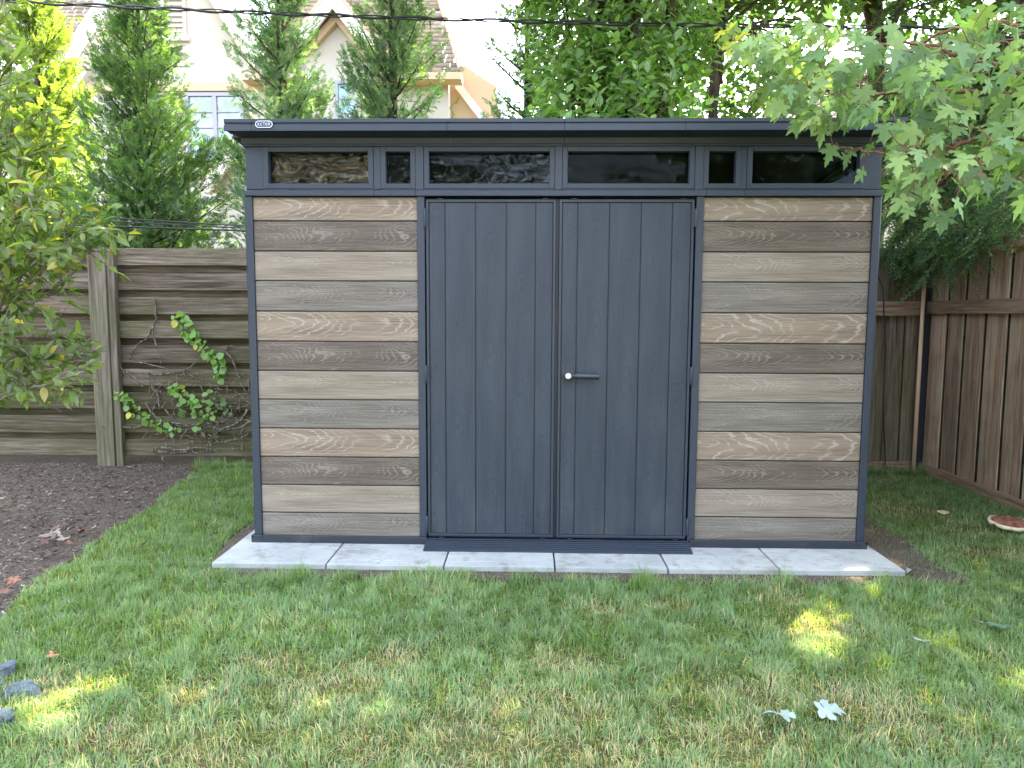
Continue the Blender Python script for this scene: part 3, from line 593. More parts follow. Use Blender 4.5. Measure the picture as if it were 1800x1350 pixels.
# ------------------------------------------------------------------ leaf templates
def T_ovate(wd=.5, fold=.12, droop=.12):
    ys = [0, .22, .5, .78, 1.0]; ws = [.02, .75, 1.0, .62, 0]
    V = []; F = []
    for y, q in zip(ys, ws):
        x = q*wd/2; zc = -droop*y*y
        V += [(-x, y, zc+fold*abs(x)*2), (0, y, zc), (x, y, zc+fold*abs(x)*2)]
    for i in range(4):
        a = i*3; F += [(a, a+1, a+4), (a, a+4, a+3), (a+1, a+2, a+5), (a+1, a+5, a+4)]
    return np.array(V, float), np.array(F)
def T_simple(wd=.5): return np.array([(0, 0, 0), (-wd/2, .45, .05), (0, 1, -.08), (wd/2, .45, .05)], float), np.array([(0, 3, 2), (0, 2, 1)])
def T_palm(seed):
    r = np.random.default_rng(seed); half = [(0.0, .0), (.10, -.09), (.30, -.10), (.42, -.02), (.27, .10), (.22, .16), (.43, .22), (.58, .42), (.40, .40), (.35, .50), (.20, .38), (.16, .40), (.20, .62), (.24, .72), (.12, .72), (.09, .86), (0, 1.06)]
    half = [(x*(1+r.normal(0, .06)), y+r.normal(0, .02)) for x, y in half]; half[0] = (0, 0)
    L = [(-x*(1+r.normal(0, .06)), y+r.normal(0, .015)) for x, y in half[1:-1]][::-1]
    out = half+L; fold, dr = r.uniform(.05, .25), r.uniform(.05, .45); cz = (0, .22)
    tw = r.normal(0, .2)
    f3 = lambda x, y: (x, y, fold*abs(x)*.9-dr*y*y*.8-dr*.9*x*x+tw*x*y)
    V = [f3(*cz)]+[f3(x, y) for x, y in out]; n = len(out)
    return np.array(V, float), np.array([(0, 1+i, 1+(i+1) % n) for i in range(n)])
def T_spray(seed, nside=6, L0=.42, wd=.085, droop=.12):
    """flat feathery conifer spray, length 1"""
    r = np.random.default_rng(seed); V = [(-.015, 0, 0), (.015, 0, 0), (0, 1, -droop)]; F = [(0, 1, 2)]
    for i in range(nside):
        for sx in (-1, 1):
            y = .08+.82*(i+.5*(sx > 0)*.8)/nside; l = L0*(1-.75*y)*r.uniform(.7, 1.2); a = math.radians(r.uniform(32, 55)); zz = -droop*y*y
            dx, dy = sx*math.sin(a)*l, math.cos(a)*l; b = len(V); hw = wd*.5
            V += [(0, y-hw, zz), (dx*.55+sx*hw*.6, dy*.55+y-hw*.6, zz+r.normal(0, .03)), (dx, y+dy, zz-.05+r.normal(0, .05)), (dx*.45-sx*hw*.6, dy*.5+y+hw*.8, zz)]
            F += [(b, b+1, b+2), (b, b+2, b+3)]
    return np.array(V, float), np.array(F)
def T_strand(seed, n=16, nl=.07, wd=.02):
    r = np.random.default_rng(seed); V = [(-.008, 0, 0), (.008, 0, 0), (0, 1, 0)]; F = [(0, 1, 2)]
    for i in range(n):
        for sx in (-1, 1):
            y = (i+.5*(sx > 0))/n; a = r.uniform(-.5, .5); b = len(V); l = nl*r.uniform(.8, 1.2)*(1-.4*y)
            V += [(0, y, 0), (0, y+wd, 0), (sx*l*math.cos(a), y+l*.75, l*math.sin(a)*1.2)]; F += [(b, b+1, b+2)]
    return np.array(V, float), np.array(F)
def greens(n, a, b, r, extra=None, p=0.0):
    k = r.random((n, 1)); c = np.array(a)*(1-k)+np.array(b)*k; c *= r.uniform(.75, 1.25, (n, 1))
    if extra is not None: c = np.where(r.random((n, 1)) < p, np.array(extra)*r.uniform(.7, 1.2, (n, 1)), c)
    return c

# ------------------------------------------------------------------ conifers behind the fence
def conifer_mesh(seed, H=5.6, R=1.25, n_limb=150, per=34, g1=(.035, .085, .035), g2=(.085, .150, .060), size=.17, zb=.25, power=.8, leaders=1):
    r = np.random.default_rng(seed); pos, N, U, S_ = [], [], [], []; limbs = []
    prof = lambda z: R*((1-z/H)**power)*(0.55+.45*min(1, (z/H)*4+.3))
    lead = [(0, 0)]+[(r.uniform(-.32, .32), r.uniform(-.2, .2)) for _ in range(leaders-1)]
    for i in range(n_limb):
        z0 = zb+(H-zb)*(1-(1-(i+.5)/n_limb)**.85)*.985; a = r.uniform(0, 2*PI); Rz = prof(z0)*r.uniform(.62, 1.18)+.06
        lx, ly = lead[i % leaders]; q = min(1, z0/H*1.6); ox, oy = lx*q, ly*q
        rise = r.uniform(.35, .8)*Rz; P0 = np.array([ox*.8, oy*.8, z0-.12*Rz]); P1 = np.array([ox+math.cos(a)*Rz, oy+math.sin(a)*Rz, z0+rise]); Pm = (P0+P1)/2+np.array([0, 0, -.10*Rz])
        tt = np.linspace(0, 1, 5)[:, None]; pts = (1-tt)**2*P0+2*tt*(1-tt)*Pm+tt**2*P1; limbs.append((pts, np.linspace(.012+.006*Rz, .003, 5)))
        k = int(per*2.5*(.35+.8*Rz/R)); t = r.beta(1.25, 1.0, k); base = (1-t)[:, None]**2*P0+2*(t*(1-t))[:, None]*Pm+t[:, None]**2*P1
        d = unit(P1-P0); side = np.cross(d, [0, 0, 1.]); side /= np.linalg.norm(side)+1e-9
        dirv = unit(d*r.uniform(.3, 1.0, (k, 1))+side*r.normal(0, .65, (k, 1))+np.array([0, 0, 1])*r.normal(.28, .38, (k, 1)))
        pos.append(base+side*r.normal(0, .05+.07*Rz, (k, 1))+np.array([0, 0, 1])*r.normal(0, .04+.05*Rz, (k, 1))); U.append(dirv)
        N.append(unit(np.stack([r.normal(0, .6, k), r.normal(0, .6, k), r.normal(.55, .4, k)], 1)+d*.3)); S_.append(size*r.uniform(.55, 1.25, k)*(0.62+.38*min(1, Rz/.6)))
    pos, N, U, S_ = map(np.concatenate, (pos, N, U, S_)); n = len(pos)
    Rm = basis(N, U); cols = greens(n, g1, g2, r); Vs, Fs, Cs, off = [], [], [], 0
    for v in range(4):
        T, F = T_spray(seed*10+v); k = np.arange(n) % 4 == v; V_, F_, C_ = stamp(T, F, pos[k], Rm[k], S_[k], cols[k]); Vs.append(V_); Fs.append(F_+off); Cs.append(C_); off += len(V_)
    crown = mesh_np('crown', np.vstack(Vs), np.vstack(Fs), M['needle'], np.vstack(Cs))
    tr = []
    for lx, ly in lead:
        hh = H*.97 if (lx, ly) == (0, 0) else H*.9
        tr.append(([(0, 0, 0), (lx*.1, ly*.1, H*.12), (lx*.9, ly*.9, H*.5), (lx, ly, hh)], np.array([.09, .07, .04, .006])*(1 if leaders == 1 else .8)))
    V, F = tubes(tr, 7); trunk = mesh_np('trunk', V, F, M['bark'], smooth=True); V, F = tubes(limbs, 4); lm = mesh_np('limbs', V, F, M['bark'])
    return crown, trunk, lm
cA = conifer_mesh(3, 5.7, .98, 160, 40, (.10, .150, .040), (.19, .240, .065), leaders=1, size=.14, power=1.1)  # yellower greens: sunlight through the sprays put into the colour
cB = conifer_mesh(4, 5.15, 1.14, 175, 38, (.055, .110, .055), (.130, .195, .095), size=.14, power=1.05)
cC = conifer_mesh(5, 6.1, .95, 160, 32, (.085, .145, .108), (.180, .255, .190), leaders=2, size=.13, power=1.05)
cE = conifer_mesh(9, 5.9, 1.0, 130, 30, (.080, .135, .105), (.160, .235, .185), size=.14, power=1.15)
def conifer(cm, x, y, s, rz, label, sz=1.0):
    o = tag(empty('conifer_tree', (x, y, 0), rz), label, 'tree', 'conifers in a row behind the fence')
    for nm, me in zip(('crown', 'trunk', 'branches'), cm): c = link(nm, me, o)
    o.scale = (s, s, s*sz); return o
def gx(px_, Y): return float(atY(px_, 300, Y)[0])
conifer(cA, gx(75, 3.9), 3.9, 1.0, .3, 'sunlit yellow green conifer at the far left behind the shrub')
conifer(cB, gx(255, 3.6), 3.6, 1.0, 2.0, 'broad feathery conifer rising between the left shrub and the shed')
conifer(cC, gx(495, 3.8), 3.8, 1.0, 1.1, 'blue green conifer above the left end of the shed roof, by the logo')
conifer(cC, gx(695, 3.9), 3.9, 1.02, 4.2, 'twin leader conifer beside the house end wall, above the shed roof')
conifer(cE, gx(925, 4.2), 4.2, 1.0, 5.0, 'slim conifer standing alone against the white sky beside the green hedge trees', 1.0)
conifer(cB, -7.6, 3.9, 1.1, 0.7, 'conifer beyond the left edge of the view behind the fence')

# ------------------------------------------------------------------ broad-leaved trees right of the conifers
def shoots_crown(seed, blobs, n, leaf, g1, g2, extra=None, p=0, big=None, upness=.8, facing=None):
    """upright shoots with alternate leaves through ellipsoid blobs (x,y,z,rx,ry,rz); returns positions, normals, axes, sizes, colours, stems"""
    r = np.random.default_rng(seed); B = np.array(blobs, float); vol = B[:, 3]*B[:, 4]*B[:, 5]; bi = r.choice(len(B), n, p=vol/vol.sum()); b = B[bi]
    d = unit(r.normal(0, 1, (n, 3))); rad = r.uniform(.25, 1, n)**.55; c = b[:, :3]+d*b[:, 3:]*rad[:, None]
    dirn = unit(d*np.array([.5, .5, .3])+np.stack([0*rad, 0*rad, np.full(n, upness)], 1)+r.normal(0, .18, (n, 3))); L = r.uniform(.28, .6, n); m_ = 11
    i = np.arange(m_); t = (i+1)/m_; pos = c[:, None, :]+dirn[:, None, :]*(L[:, None, None]*t[None, :, None])
    q = unit(np.cross(dirn, r.normal(0, 1, (n, 3)))); q2 = np.cross(dirn, q); ang = (i[None]*2.4+r.uniform(0, 6, (n, 1)))
    side = q[:, None]*np.cos(ang)[..., None]+q2[:, None]*np.sin(ang)[..., None]
    U = unit(side*.85+dirn[:, None]*.65+r.normal(0, .12, side.shape)+np.array([0, 0, -.1])); N = unit(dirn[:, None]*.7-side*.4+r.normal(0, .25, side.shape)+np.array([0, -.25, .25]))
    sz = leaf*r.uniform(.6, 1.15, (n, m_))*(1-.35*np.abs(t-.45))[None]
    cols = greens(n*m_, g1, g2, r, extra, p); cols *= (1+.25*(t-.5))[None].repeat(n, 0).reshape(-1, 1)
    stems = [([c[k]-dirn[k]*.05, c[k]+dirn[k]*L[k]*.5, c[k]+dirn[k]*L[k]], .0035) for k in range(0, n, 3)]
    return pos.reshape(-1, 3), N.reshape(-1, 3), U.reshape(-1, 3), sz.ravel(), cols, stems
def leaf_tree(name, root, data, material, T, F, n_single, in_view, stuffname='foliage'):
    """the nearest leaves in view become leaf parts, the rest one mass"""
    pos, N, U, sz, cols = data; kk = shaded(pos) | (data[0][:, 0] < -2.4); pos, N, U, sz, cols = pos[kk], N[kk], U[kk], sz[kk], cols[kk]; Rm = basis(N, U); rel = pos-np.array(root.location)
    order = np.argsort(np.linalg.norm(pos-CAM, axis=1)/sz+np.where(in_view(pos), 0, 1e6)) if n_single else np.array([], int); pick = order[:n_single]
    rest = np.ones(len(pos), bool); rest[pick] = False
    T2, F2 = (LTV, LTF) if T is OV else (T, F); V_, F_, C_ = stamp(T2, F2, rel[rest], Rm[rest], sz[rest], cols[rest]); tag(link(stuffname, mesh_np(stuffname, V_, F_, material, C_), root), kind='stuff')
    variants = {}
    for k in pick:
        c = cols[k]; key = (int(c[0]*60), int(c[1]*45))
        if key not in variants: variants[key] = mesh_np('leaf', T, F, material, np.repeat([c], len(T), 0))
        o = link('leaf', variants[key], root); Rk = Rm[k]*sz[k]
        o.matrix_local = Matrix([[*Rk[i], rel[k][i]] for i in range(3)]+[[0, 0, 0, 1]])
def visible(pos, x0=0, x1=1800, y0=0, y1=1350):
    d = pos-CAM; w_ = d@_f; x = 900+1248*(d@_R)/w_; y = 675-1248*(d@_U)/w_; return (w_ > .1) & (x > x0) & (x < x1) & (y > y0) & (y < y1)
def wood(root, paths, name, m, n=6):
    V, F = tubes(paths, n); V -= np.array(root.location); return link(name, mesh_np(name, V, F, m, smooth=True), root)
OV, OF = T_ovate(.52)
LTV = np.array([(0, 0, 0), (-.25, .33, .05), (-.21, .68, .0), (0, 1, -.12), (.21, .68, .0), (.25, .33, .05), (0, .5, -.05)], float); LTF = np.array([(6, i, (i+1) % 6) for i in range(6)])[:, [0, 2, 1]]
def hedge_tree(label, seed, x, y, blobs, n, leaf, g1, g2, singles, extra=None, p=0, stems=((0, 0),), H=6.5, view=(960, 1320, 0, 206), upness=.8, cat='tree'):
    root = tag(empty('broadleaf_tree', (x, y, 0)), label, cat, 'broad leaved trees behind the shed')
    d = shoots_crown(seed, blobs, n, leaf, g1, g2, extra, p, upness=upness)
    leaf_tree('t', root, d[:5], M['leaf'], OV, OF, singles, lambda P: visible(P, view[0], view[1], view[2], view[3]))
    r = np.random.default_rng(seed); pp = []
    for sx, sy in stems: pp.append((smooth_path([(x+sx, y+sy, 0), (x+sx*1.2+r.normal(0, .05), y+sy, H*.33), (x+sx*1.5+r.normal(0, .1), y+sy, H*.66), (x+sx*1.8+r.normal(0, .15), y+sy*1.2, H)], 4), np.linspace(.075, .015, 13)))
    wood(root, pp, 'trunk', M['bark'], 8)
    lp = []
    for b_ in blobs:
        for _ in range(7):
            sx, sy = stems[r.integers(len(stems))]; z = b_[2]-r.uniform(.2, 1.0)*b_[5]; e = np.array(b_[:3])+unit(r.normal(0, 1, 3))*np.array(b_[3:])*.8; s0 = np.array([x+sx*1.3, y+sy, max(.5, min(z, e[2]-.3))])
            lp.append((smooth_path([s0, (s0+e)/2+np.array([0, 0, .15]), e], 4), np.linspace(.022, .005, 9)))
    wood(root, lp, 'branches', M['bark'], 5); tag(wood(root, d[5], 'twigs', M['twig'], 3), kind='stuff'); return root
hx0, hx1, hx2 = gx(1030, 3.2), gx(1130, 3.0), gx(1215, 3.4)
hedge_tree('bushy tree of fresh green leaves in upright shoots next to the slim conifer', 21, gx(1010, 3.3), 3.3,
           [(gx(1030, 3.2), 3.2, 2.7, .42, .4, .8), (gx(1020, 3.6), 3.6, 3.9, .48, .55, .9), (gx(1040, 3.8), 3.8, 5.2, .6, .6, 1.0), (gx(1050, 3.8), 3.8, 6.8, .8, .7, 1.2)], 1650, .13, (.15, .25, .10), (.28, .40, .17), 150, (.20, .28, .06), .05, ((0, 0), (.15, .1)), 7.5, (965, 1090, 0, 206))
hedge_tree('mid green tree with ovate leaves, middle of the broad leaved group above the shed', 22, gx(1130, 3.2), 3.2,
           [(gx(1125, 3.0), 3.0, 2.7, .42, .4, .8), (gx(1140, 3.3), 3.3, 3.7, .5, .5, .9), (gx(1135, 3.6), 3.6, 5.1, .7, .6, 1.1), (gx(1150, 3.8), 3.8, 6.9, .9, .7, 1.3)], 1750, .13, (.13, .23, .09), (.26, .38, .155), 150, (.20, .28, .06), .04, ((0, 0), (-.12, .1), (.1, .15)), 7.8, (1080, 1230, 0, 206))
hedge_tree('dark leaved tree with two black trunks left of the maple branches', 23, gx(1245, 4.3), 4.3,
           [(gx(1260, 4.5), 4.5, 4.6, .7, .5, .9), (gx(1340, 4.5), 4.5, 3.1, .6, .45, 1.0), (gx(1250, 4.8), 4.8, 6.6, 1.1, .8, 1.3), (gx(1400, 4.8), 4.8, 5.2, .9, .6, 1.0), (gx(1330, 4.8), 4.8, 8.2, 1.5, .9, 1.2), (gx(1210, 4.6), 4.6, 2.9, .4, .3, .6)], 1900, .11, (.055, .115, .040), (.12, .20, .075), 0, (.28, .30, .05), .06, ((0, 0), (.12, .15)), 8.6)
# taller, farther trees (beyond the plot) whose tops stand above the picture and throw the shade over the lawn
def far_tree(label, seed, x, y, blobs, n, leaf, g1, g2, H, r0=.18):
    root = tag(empty('broadleaf_tree', (x, y, 0)), label, 'tree', 'tall trees beyond the neighbouring gardens'); r = np.random.default_rng(seed)
    B = np.array(blobs, float); vol = B[:, 3]*B[:, 4]*B[:, 5]; bi = r.choice(len(B), n, p=vol/vol.sum()); b = B[bi]; d = unit(r.normal(0, 1, (n, 3))); pos = b[:, :3]+d*b[:, 3:]*(r.uniform(.15, 1, n)**.45)[:, None]
    pos += r.normal(0, .12, pos.shape); U = unit(r.normal(0, 1, (n, 3))+np.array([0, 0, -.4])); N = unit(r.normal(0, .6, (n, 3))+np.array([0, 0, 1.0])); sz = leaf*r.uniform(.6, 1.3, n)
    kk = shaded(pos); pos, U, N, sz = pos[kk], U[kk], N[kk], sz[kk]; n = len(pos)
    T, F = T_simple(.62); V_, F_, C_ = stamp(T, F, pos-np.array(root.location), basis(N, U), sz, greens(n, g1, g2, r)); tag(link('foliage', mesh_np('foliage', V_, F_, M['leaf'], C_), root), kind='stuff')
    pp = [(smooth_path([(x, y, 0), (x+.1, y, H*.35), (x-.1, y+.1, H*.7), (x, y, H)], 4), np.linspace(r0, .03, 13))]
    for b_ in blobs: pp.append((smooth_path([(x, y, max(.8, b_[2]-b_[5]*1.1)), ((x+b_[0])/2, (y+b_[1])/2, b_[2]-b_[5]*.4), b_[:3]], 4), np.linspace(r0*.45, .02, 9)))
    wood(root, pp, 'trunk', M['bark'], 8); return root
far_tree('tall leafy tree standing behind the broad leaved group above the picture', 31, 4.4, 6.2, [(3.6, 6.0, 6.6, 1.7, 1.2, 1.5), (5.4, 6.2, 6.4, 1.6, 1.2, 1.6), (4.4, 6.3, 8.6, 2.2, 1.5, 1.7), (2.2, 6.3, 7.8, 1.1, 1.1, 1.6), (6.6, 6.2, 8.4, 1.3, 1.2, 1.6), (-.6, 5.9, 7.4, 2.0, 1.4, .7), (1.35, 6.7, 3.6, .95, .5, 1.5), (2.35, 6.7, 4.4, 1.0, .5, 2.0), (1.5, 6.7, 5.6, 1.0, .5, 1.4)], 26000, .17, (.035, .085, .03), (.08, .15, .05), 10)  # includes an unseen leaf mass added to keep sun off the middle conifers
far_tree('dense tree to the right beyond the side fence', 32, 7.4, 5.4, [(7.0, 5.2, 4.4, 1.6, 1.4, 1.8), (8.2, 5.2, 6.4, 1.8, 1.4, 1.8), (6.6, 5.2, 6.6, 1.4, 1.3, 1.6)], 9000, .17, (.035, .085, .03), (.08, .14, .05), 8)

# ------------------------------------------------------------------ spruce behind the corner
sp = tag(empty('spruce_tree', (4.25, 2.95, 0)), 'dark drooping spruce hanging over the fence corner right of the shed', 'tree')
r = np.random.default_rng(41); pos, N, U, S_, lp = [], [], [], [], []
C0 = np.array([4.25, 2.95, 0.0])
for i in range(140):
    z0 = (2.35+1.5*(i/75)) if i < 75 else 3.85+5.6*((i-75)/65); a = r.uniform(0, 2*PI); Rr = 2.15*(1-(z0-1.5)/8.9)**.8*r.uniform(.7, 1.08)
    if z0 < 2.8: Rr *= .95
    tt = np.linspace(0, 1, 7)[:, None]; dv = np.array([math.cos(a), math.sin(a), 0]); pts = C0+[0, 0, z0]+dv*Rr*tt+np.array([0, 0, 1])*(.12*Rr*tt-.36*Rr*tt**2+.04*Rr*tt**4); lp.append((pts, np.linspace(.028, .005, 7)))
    k = int((75 if z0 < 3.9 else 40)*Rr/1.9); t = r.uniform(.12, 1, k); bp = np.stack([np.interp(t, tt[:, 0], pts[:, j]) for j in range(3)], 1)
    side = np.array([-dv[1], dv[0], 0]); sg = r.choice([-1, 1], (k, 1)); dirv = unit(dv*r.uniform(.3, .9, (k, 1))+side*sg*r.uniform(.1, 1., (k, 1))+np.array([0, 0, -1])*r.uniform(.15, .85, (k, 1)))
    L = r.uniform(.26, .52, k)*(1.1-.35*t)
    pos += [bp, bp+dirv*(L*.35)[:, None]+side*sg*.02]; N += [unit(np.stack([r.normal(0, .5, k), r.normal(0, .5, k), np.ones(k)], 1))]*2; d2 = unit(dirv+np.array([0, 0, -.5])+side*sg*.4); U += [dirv, d2]; S_ += [L, L*.6]
for (a_, b_, Yt, z0) in [(q0, q1, min(1.93, 3.02/((q0-929)/1248)-3.69) if z0_ < 3.05 else q2, z0_) for q0, q1, q2, z0_ in [(1562, 455, 2.3, 2.75), (1590, 430, 2.2, 2.9), (1600, 492, 2.2, 2.6), (1635, 500, 1.98, 2.5), (1660, 455, 2.0, 2.7), (1700, 470, 1.95, 2.5), (1735, 425, 1.9, 2.6), (1575, 385, 2.4, 3.0), (1620, 350, 2.2, 3.2), (1565, 330, 2.5, 3.3), (1760, 400, 1.9, 2.7), (1605, 300, 2.4, 3.5), (1680, 400, 2.1, 2.9), (1560, 290, 2.6, 3.6), (1640, 430, 2.2, 2.8), (1800, 410, 1.8, 2.7), (1585, 470, 2.5, 2.7), (1555, 415, 2.6, 2.9), (1610, 455, 2, 2.8), (1575, 440, 2, 2.7), (1655, 480, 2, 2.6), (1690, 440, 2, 2.8), (1720, 450, 2, 2.6)]]:
    e_ = atY(a_, b_-14, Yt); tt = np.linspace(0, 1, 7)[:, None]; P0 = C0+[0, 0, z0]; pts = P0+(e_-P0)*tt+np.array([0, 0, .28])*(4*tt*(1-tt)); lp.append((pts, np.linspace(.022, .004, 7)))
    k = 150; t = r.uniform(.2, 1, k)**.8; bp = np.stack([np.interp(t, tt[:, 0], pts[:, j]) for j in range(3)], 1); dv = unit(e_-P0); side = np.array([-dv[1], dv[0], 0]); sg = r.choice([-1, 1], (k, 1))
    dirv = unit(dv*r.uniform(.4, 1.0, (k, 1))+side*sg*r.uniform(.05, .7, (k, 1))+np.array([0, 0, -1])*r.uniform(.1, .7, (k, 1))); L = r.uniform(.14, .34, k)
    pos += [bp, bp+dirv*(L*.35)[:, None]]; N += [unit(np.stack([r.normal(0, .5, k), r.normal(0, .5, k), np.ones(k)], 1))]*2; d2 = unit(dirv+np.array([0, 0, -.4])+side*sg*.4); U += [dirv, d2]; S_ += [L, L*.6]
pos, N, U, S_ = map(np.concatenate, (pos, N, U, S_)); kk = shaded(pos); pos, N, U, S_ = pos[kk], N[kk], U[kk], S_[kk]; n = len(pos); T, F = T_strand(4, 8, .095, .06); cols = greens(n, (.022, .050, .020), (.065, .115, .040), r, (.10, .17, .05), .15)
V_, F_, C_ = stamp(T, F, pos-C0, basis(N, U), S_, cols); link('crown', mesh_np('crown', V_, F_, M['needle'], C_), sp)
wood(sp, lp, 'branches', M['bark'], 4); wood(sp, [([C0, C0+[0, 0, 4], C0+[.05, 0, 9.6]], np.array([.17, .11, .02]))], 'trunk', M['bark'], 9)

# ------------------------------------------------------------------ maple reaching in from the right
mp = tag(empty('maple_tree', (2.72, -1.35, 0)), 'maple whose leafy branches reach in front of the shed from the right edge', 'tree')
r = np.random.default_rng(51)
MPOLY = [(1268, 40), (1300, 35), (1330, 60), (1400, 30), (1500, 20), (1580, 40), (1640, 55), (1700, 10), (1810, -30), (1900, -60), (1900, 420), (1800, 380), (1760, 350), (1700, 345), (1650, 395), (1600, 375), (1570, 320), (1575, 250), (1545, 225), (1470, 215), (1430, 215), (1380, 195), (1350, 175), (1330, 120), (1290, 90)]
def pxleaf(px_, py_, Y): return atY(px_, py_, Y)
BR = [  # main boughs, photograph positions with a depth each
    [(2100, 330, -1.25), (1900, 210, -1.1), (1800, 135, -1.0), (1700, 100, -.95), (1600, 75, -.9), (1520, 85, -.85), (1440, 95, -.8)],
    [(2150, 250, -1.2), (1950, 180, -.9), (1750, 165, -.75), (1640, 160, -.7), (1540, 165, -.65), (1450, 155, -.6), (1380, 140, -.55), (1330, 100, -.55), (1290, 65, -.5)],
    [(2200, 480, -1.3), (1980, 300, -1.2), (1850, 260, -1.1), (1740, 235, -1.0), (1650, 270, -.95), (1600, 268, -.8), (1540, 268, -.7), (1500, 262, -.65), (1465, 255, -.6)],
    [(2150, 420, -.9), (1950, 330, -.8), (1820, 300, -.7), (1720, 290, -.6), (1650, 330, -.55)],
    [(2000, 120, -.9), (1850, 60, -.8), (1760, 40, -.7), (1650, 60, -.6), (1560, 120, -.5), (1500, 190, -.45)],
    [(2050, 80, -1.3), (1900, -30, -1.3), (1750, -60, -1.2), (1600, -60, -1.1), (1450, -70, -1.0)]]
bpaths = [smooth_path([atY(*p) for p in b_], 8, .004, r) for b_ in BR]
allb = np.vstack(bpaths)
px_ = r.uniform(1255, 1900, 9000); py_ = r.uniform(-60, 430, 9000); k = inpoly(px_, py_, MPOLY)
dens = np.where(py_ < 60, .38, 1.0)*np.where(px_ < 1330, .8, 1)*np.where((py_ > 290), .7, 1)*np.where((px_ > 1540) & (px_ < 1700) & (py_ < 75), .5, 1)*np.where(vnoise(px_/100, py_/100, 2.2, 5) > .5, 1, .45)
k &= r.random(9000) < dens; px_, py_ = px_[k][:760], py_[k][:760]
Yd = r.uniform(-1.35, -.3, len(px_)); Yd = np.where(px_ < 1500, r.uniform(-.9, -.35, len(px_)), Yd)
P = np.array([atY(a, b_, c) for a, b_, c in zip(px_, py_, Yd)])
xtra = [(1447, 224, -.6, 1), (1410, 210, -.6, 1), (1490, 200, -.6, 1), (1560, 222, -.6, 1), (1462, 258, -.62, 0), (1500, 262, -.6, 0), (1535, 256, -.6, 0), (1487, 272, -.62, 0), (1519, 300, -.64, 1), (1270, 55, -.5, 2), (1290, 45, -.5, 2), (1283, 75, -.5, 2), (1310, 60, -.5, 2), (1400, 215, -.6, 1), (1330, 160, -.5, 0), (1315, 178, -.5, 0)]
P = np.vstack([P, [atY(a, b_, c) for a, b_, c, d in xtra]])
# rest of the crown beyond the picture, on the boughs above and to the right
Q = np.stack([r.uniform(1.2, 5.6, 1500), r.uniform(-3.0, 1.2, 1500), r.uniform(2.9, 6.5, 1500)], 1); Q = Q[(((Q-[3.3, -.9, 4.6])/[2.2, 2.0, 2.1])**2).sum(1) < 1]; Q = Q[~visible(Q, -40, 1840, -40, 1400) & shaded(Q)]
n1 = len(P); P = np.vstack([P, Q]); n = len(P)
dd = np.linalg.norm(P[:, None]-allb[None], axis=2); near = allb[dd.argmin(1)]; dist = dd.min(1)
out = unit(P-near+np.array([-.05, 0, -.02])); U = unit(out*.5+np.array([-.35, 0, -.75])+r.normal(0, .42, (n, 3))); N = unit(r.normal(0, .55, (n, 3))+np.array([-.1, -.55, .65]))
sz = r.uniform(.052, .092, n); cols = greens(n, (.085, .165, .075), (.165, .260, .115), r, (.22, .32, .12), .2)
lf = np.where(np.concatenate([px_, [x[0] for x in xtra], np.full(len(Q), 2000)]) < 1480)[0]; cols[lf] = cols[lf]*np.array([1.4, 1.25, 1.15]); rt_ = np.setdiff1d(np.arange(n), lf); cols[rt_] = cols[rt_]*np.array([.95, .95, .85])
for i, x in enumerate(xtra):
    if x[3] == 2: cols[n1-len(xtra)+i] = (.42, .40, .05)
Rm = basis(N, U); TP = [T_palm(s_) for s_ in range(6)]; rel = P-np.array(mp.location)
cen = P+U*sz[:, None]*.4; score = np.linalg.norm(P-CAM, axis=1)/sz+np.where(visible(cen, 0, 1800, 0, 1350), 0, 1e6); pick = np.argsort(score)[:300]; rest = np.setdiff1d(np.arange(n), pick)
Vs, Fs, Cs, off = [], [], [], 0
for v in range(6):
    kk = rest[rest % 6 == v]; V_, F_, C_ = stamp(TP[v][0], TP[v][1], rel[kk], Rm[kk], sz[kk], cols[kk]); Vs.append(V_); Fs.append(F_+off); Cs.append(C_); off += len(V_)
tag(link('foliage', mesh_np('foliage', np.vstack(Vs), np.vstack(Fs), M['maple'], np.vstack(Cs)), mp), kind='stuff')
vc = {}
for k in pick:
    key = (int(k) % 6, int(cols[k][0]*30), int(cols[k][1]*25))
    if key not in vc: vc[key] = mesh_np('leaf', TP[key[0]][0], TP[key[0]][1], M['maple'], np.repeat([cols[k]], len(TP[key[0]][0]), 0))
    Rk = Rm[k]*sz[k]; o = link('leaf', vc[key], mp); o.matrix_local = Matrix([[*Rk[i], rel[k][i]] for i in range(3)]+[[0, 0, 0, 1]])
stalks, nodes = [], allb.copy()
for i in np.argsort(dist[:n1]):
    b_ = P[i]; dn = np.linalg.norm(nodes-b_, axis=1)+.25*np.clip(nodes[:, 2]-b_[2], 0, 1); a_ = nodes[dn.argmin()]; L = np.linalg.norm(b_-a_)
    pth = smooth_path([a_, (a_+b_)/2+np.array([0, 0, .12*L])+r.normal(0, .02*L+.002, 3), b_], 3); stalks.append((pth, np.linspace(.0015+min(.003, .008*L), .0012, 7))); nodes = np.vstack([nodes, pth[2:6:2]])
tag(wood(mp, stalks, 'leaf_stalks', M['redtwig'], 3), kind='stuff')
tk = (2.72, -1.35)
tp = [(smooth_path([(*tk, 0), (tk[0]+.05, tk[1], 1.0), (tk[0]+.15, tk[1]+.05, 2.2), (tk[0]+.4, tk[1]+.2, 4.0), (tk[0]+.6, tk[1]+.4, 6.2)], 5), np.linspace(.11, .03, 21))]
for pth in bpaths: tp.append((smooth_path([(tk[0]+.12, tk[1], 1.3+rnd.uniform(0, 1.0)), pth[0]], 4), np.linspace(.03, .016, 5)))
wood(mp, tp, 'trunk', M['bark'], 9)
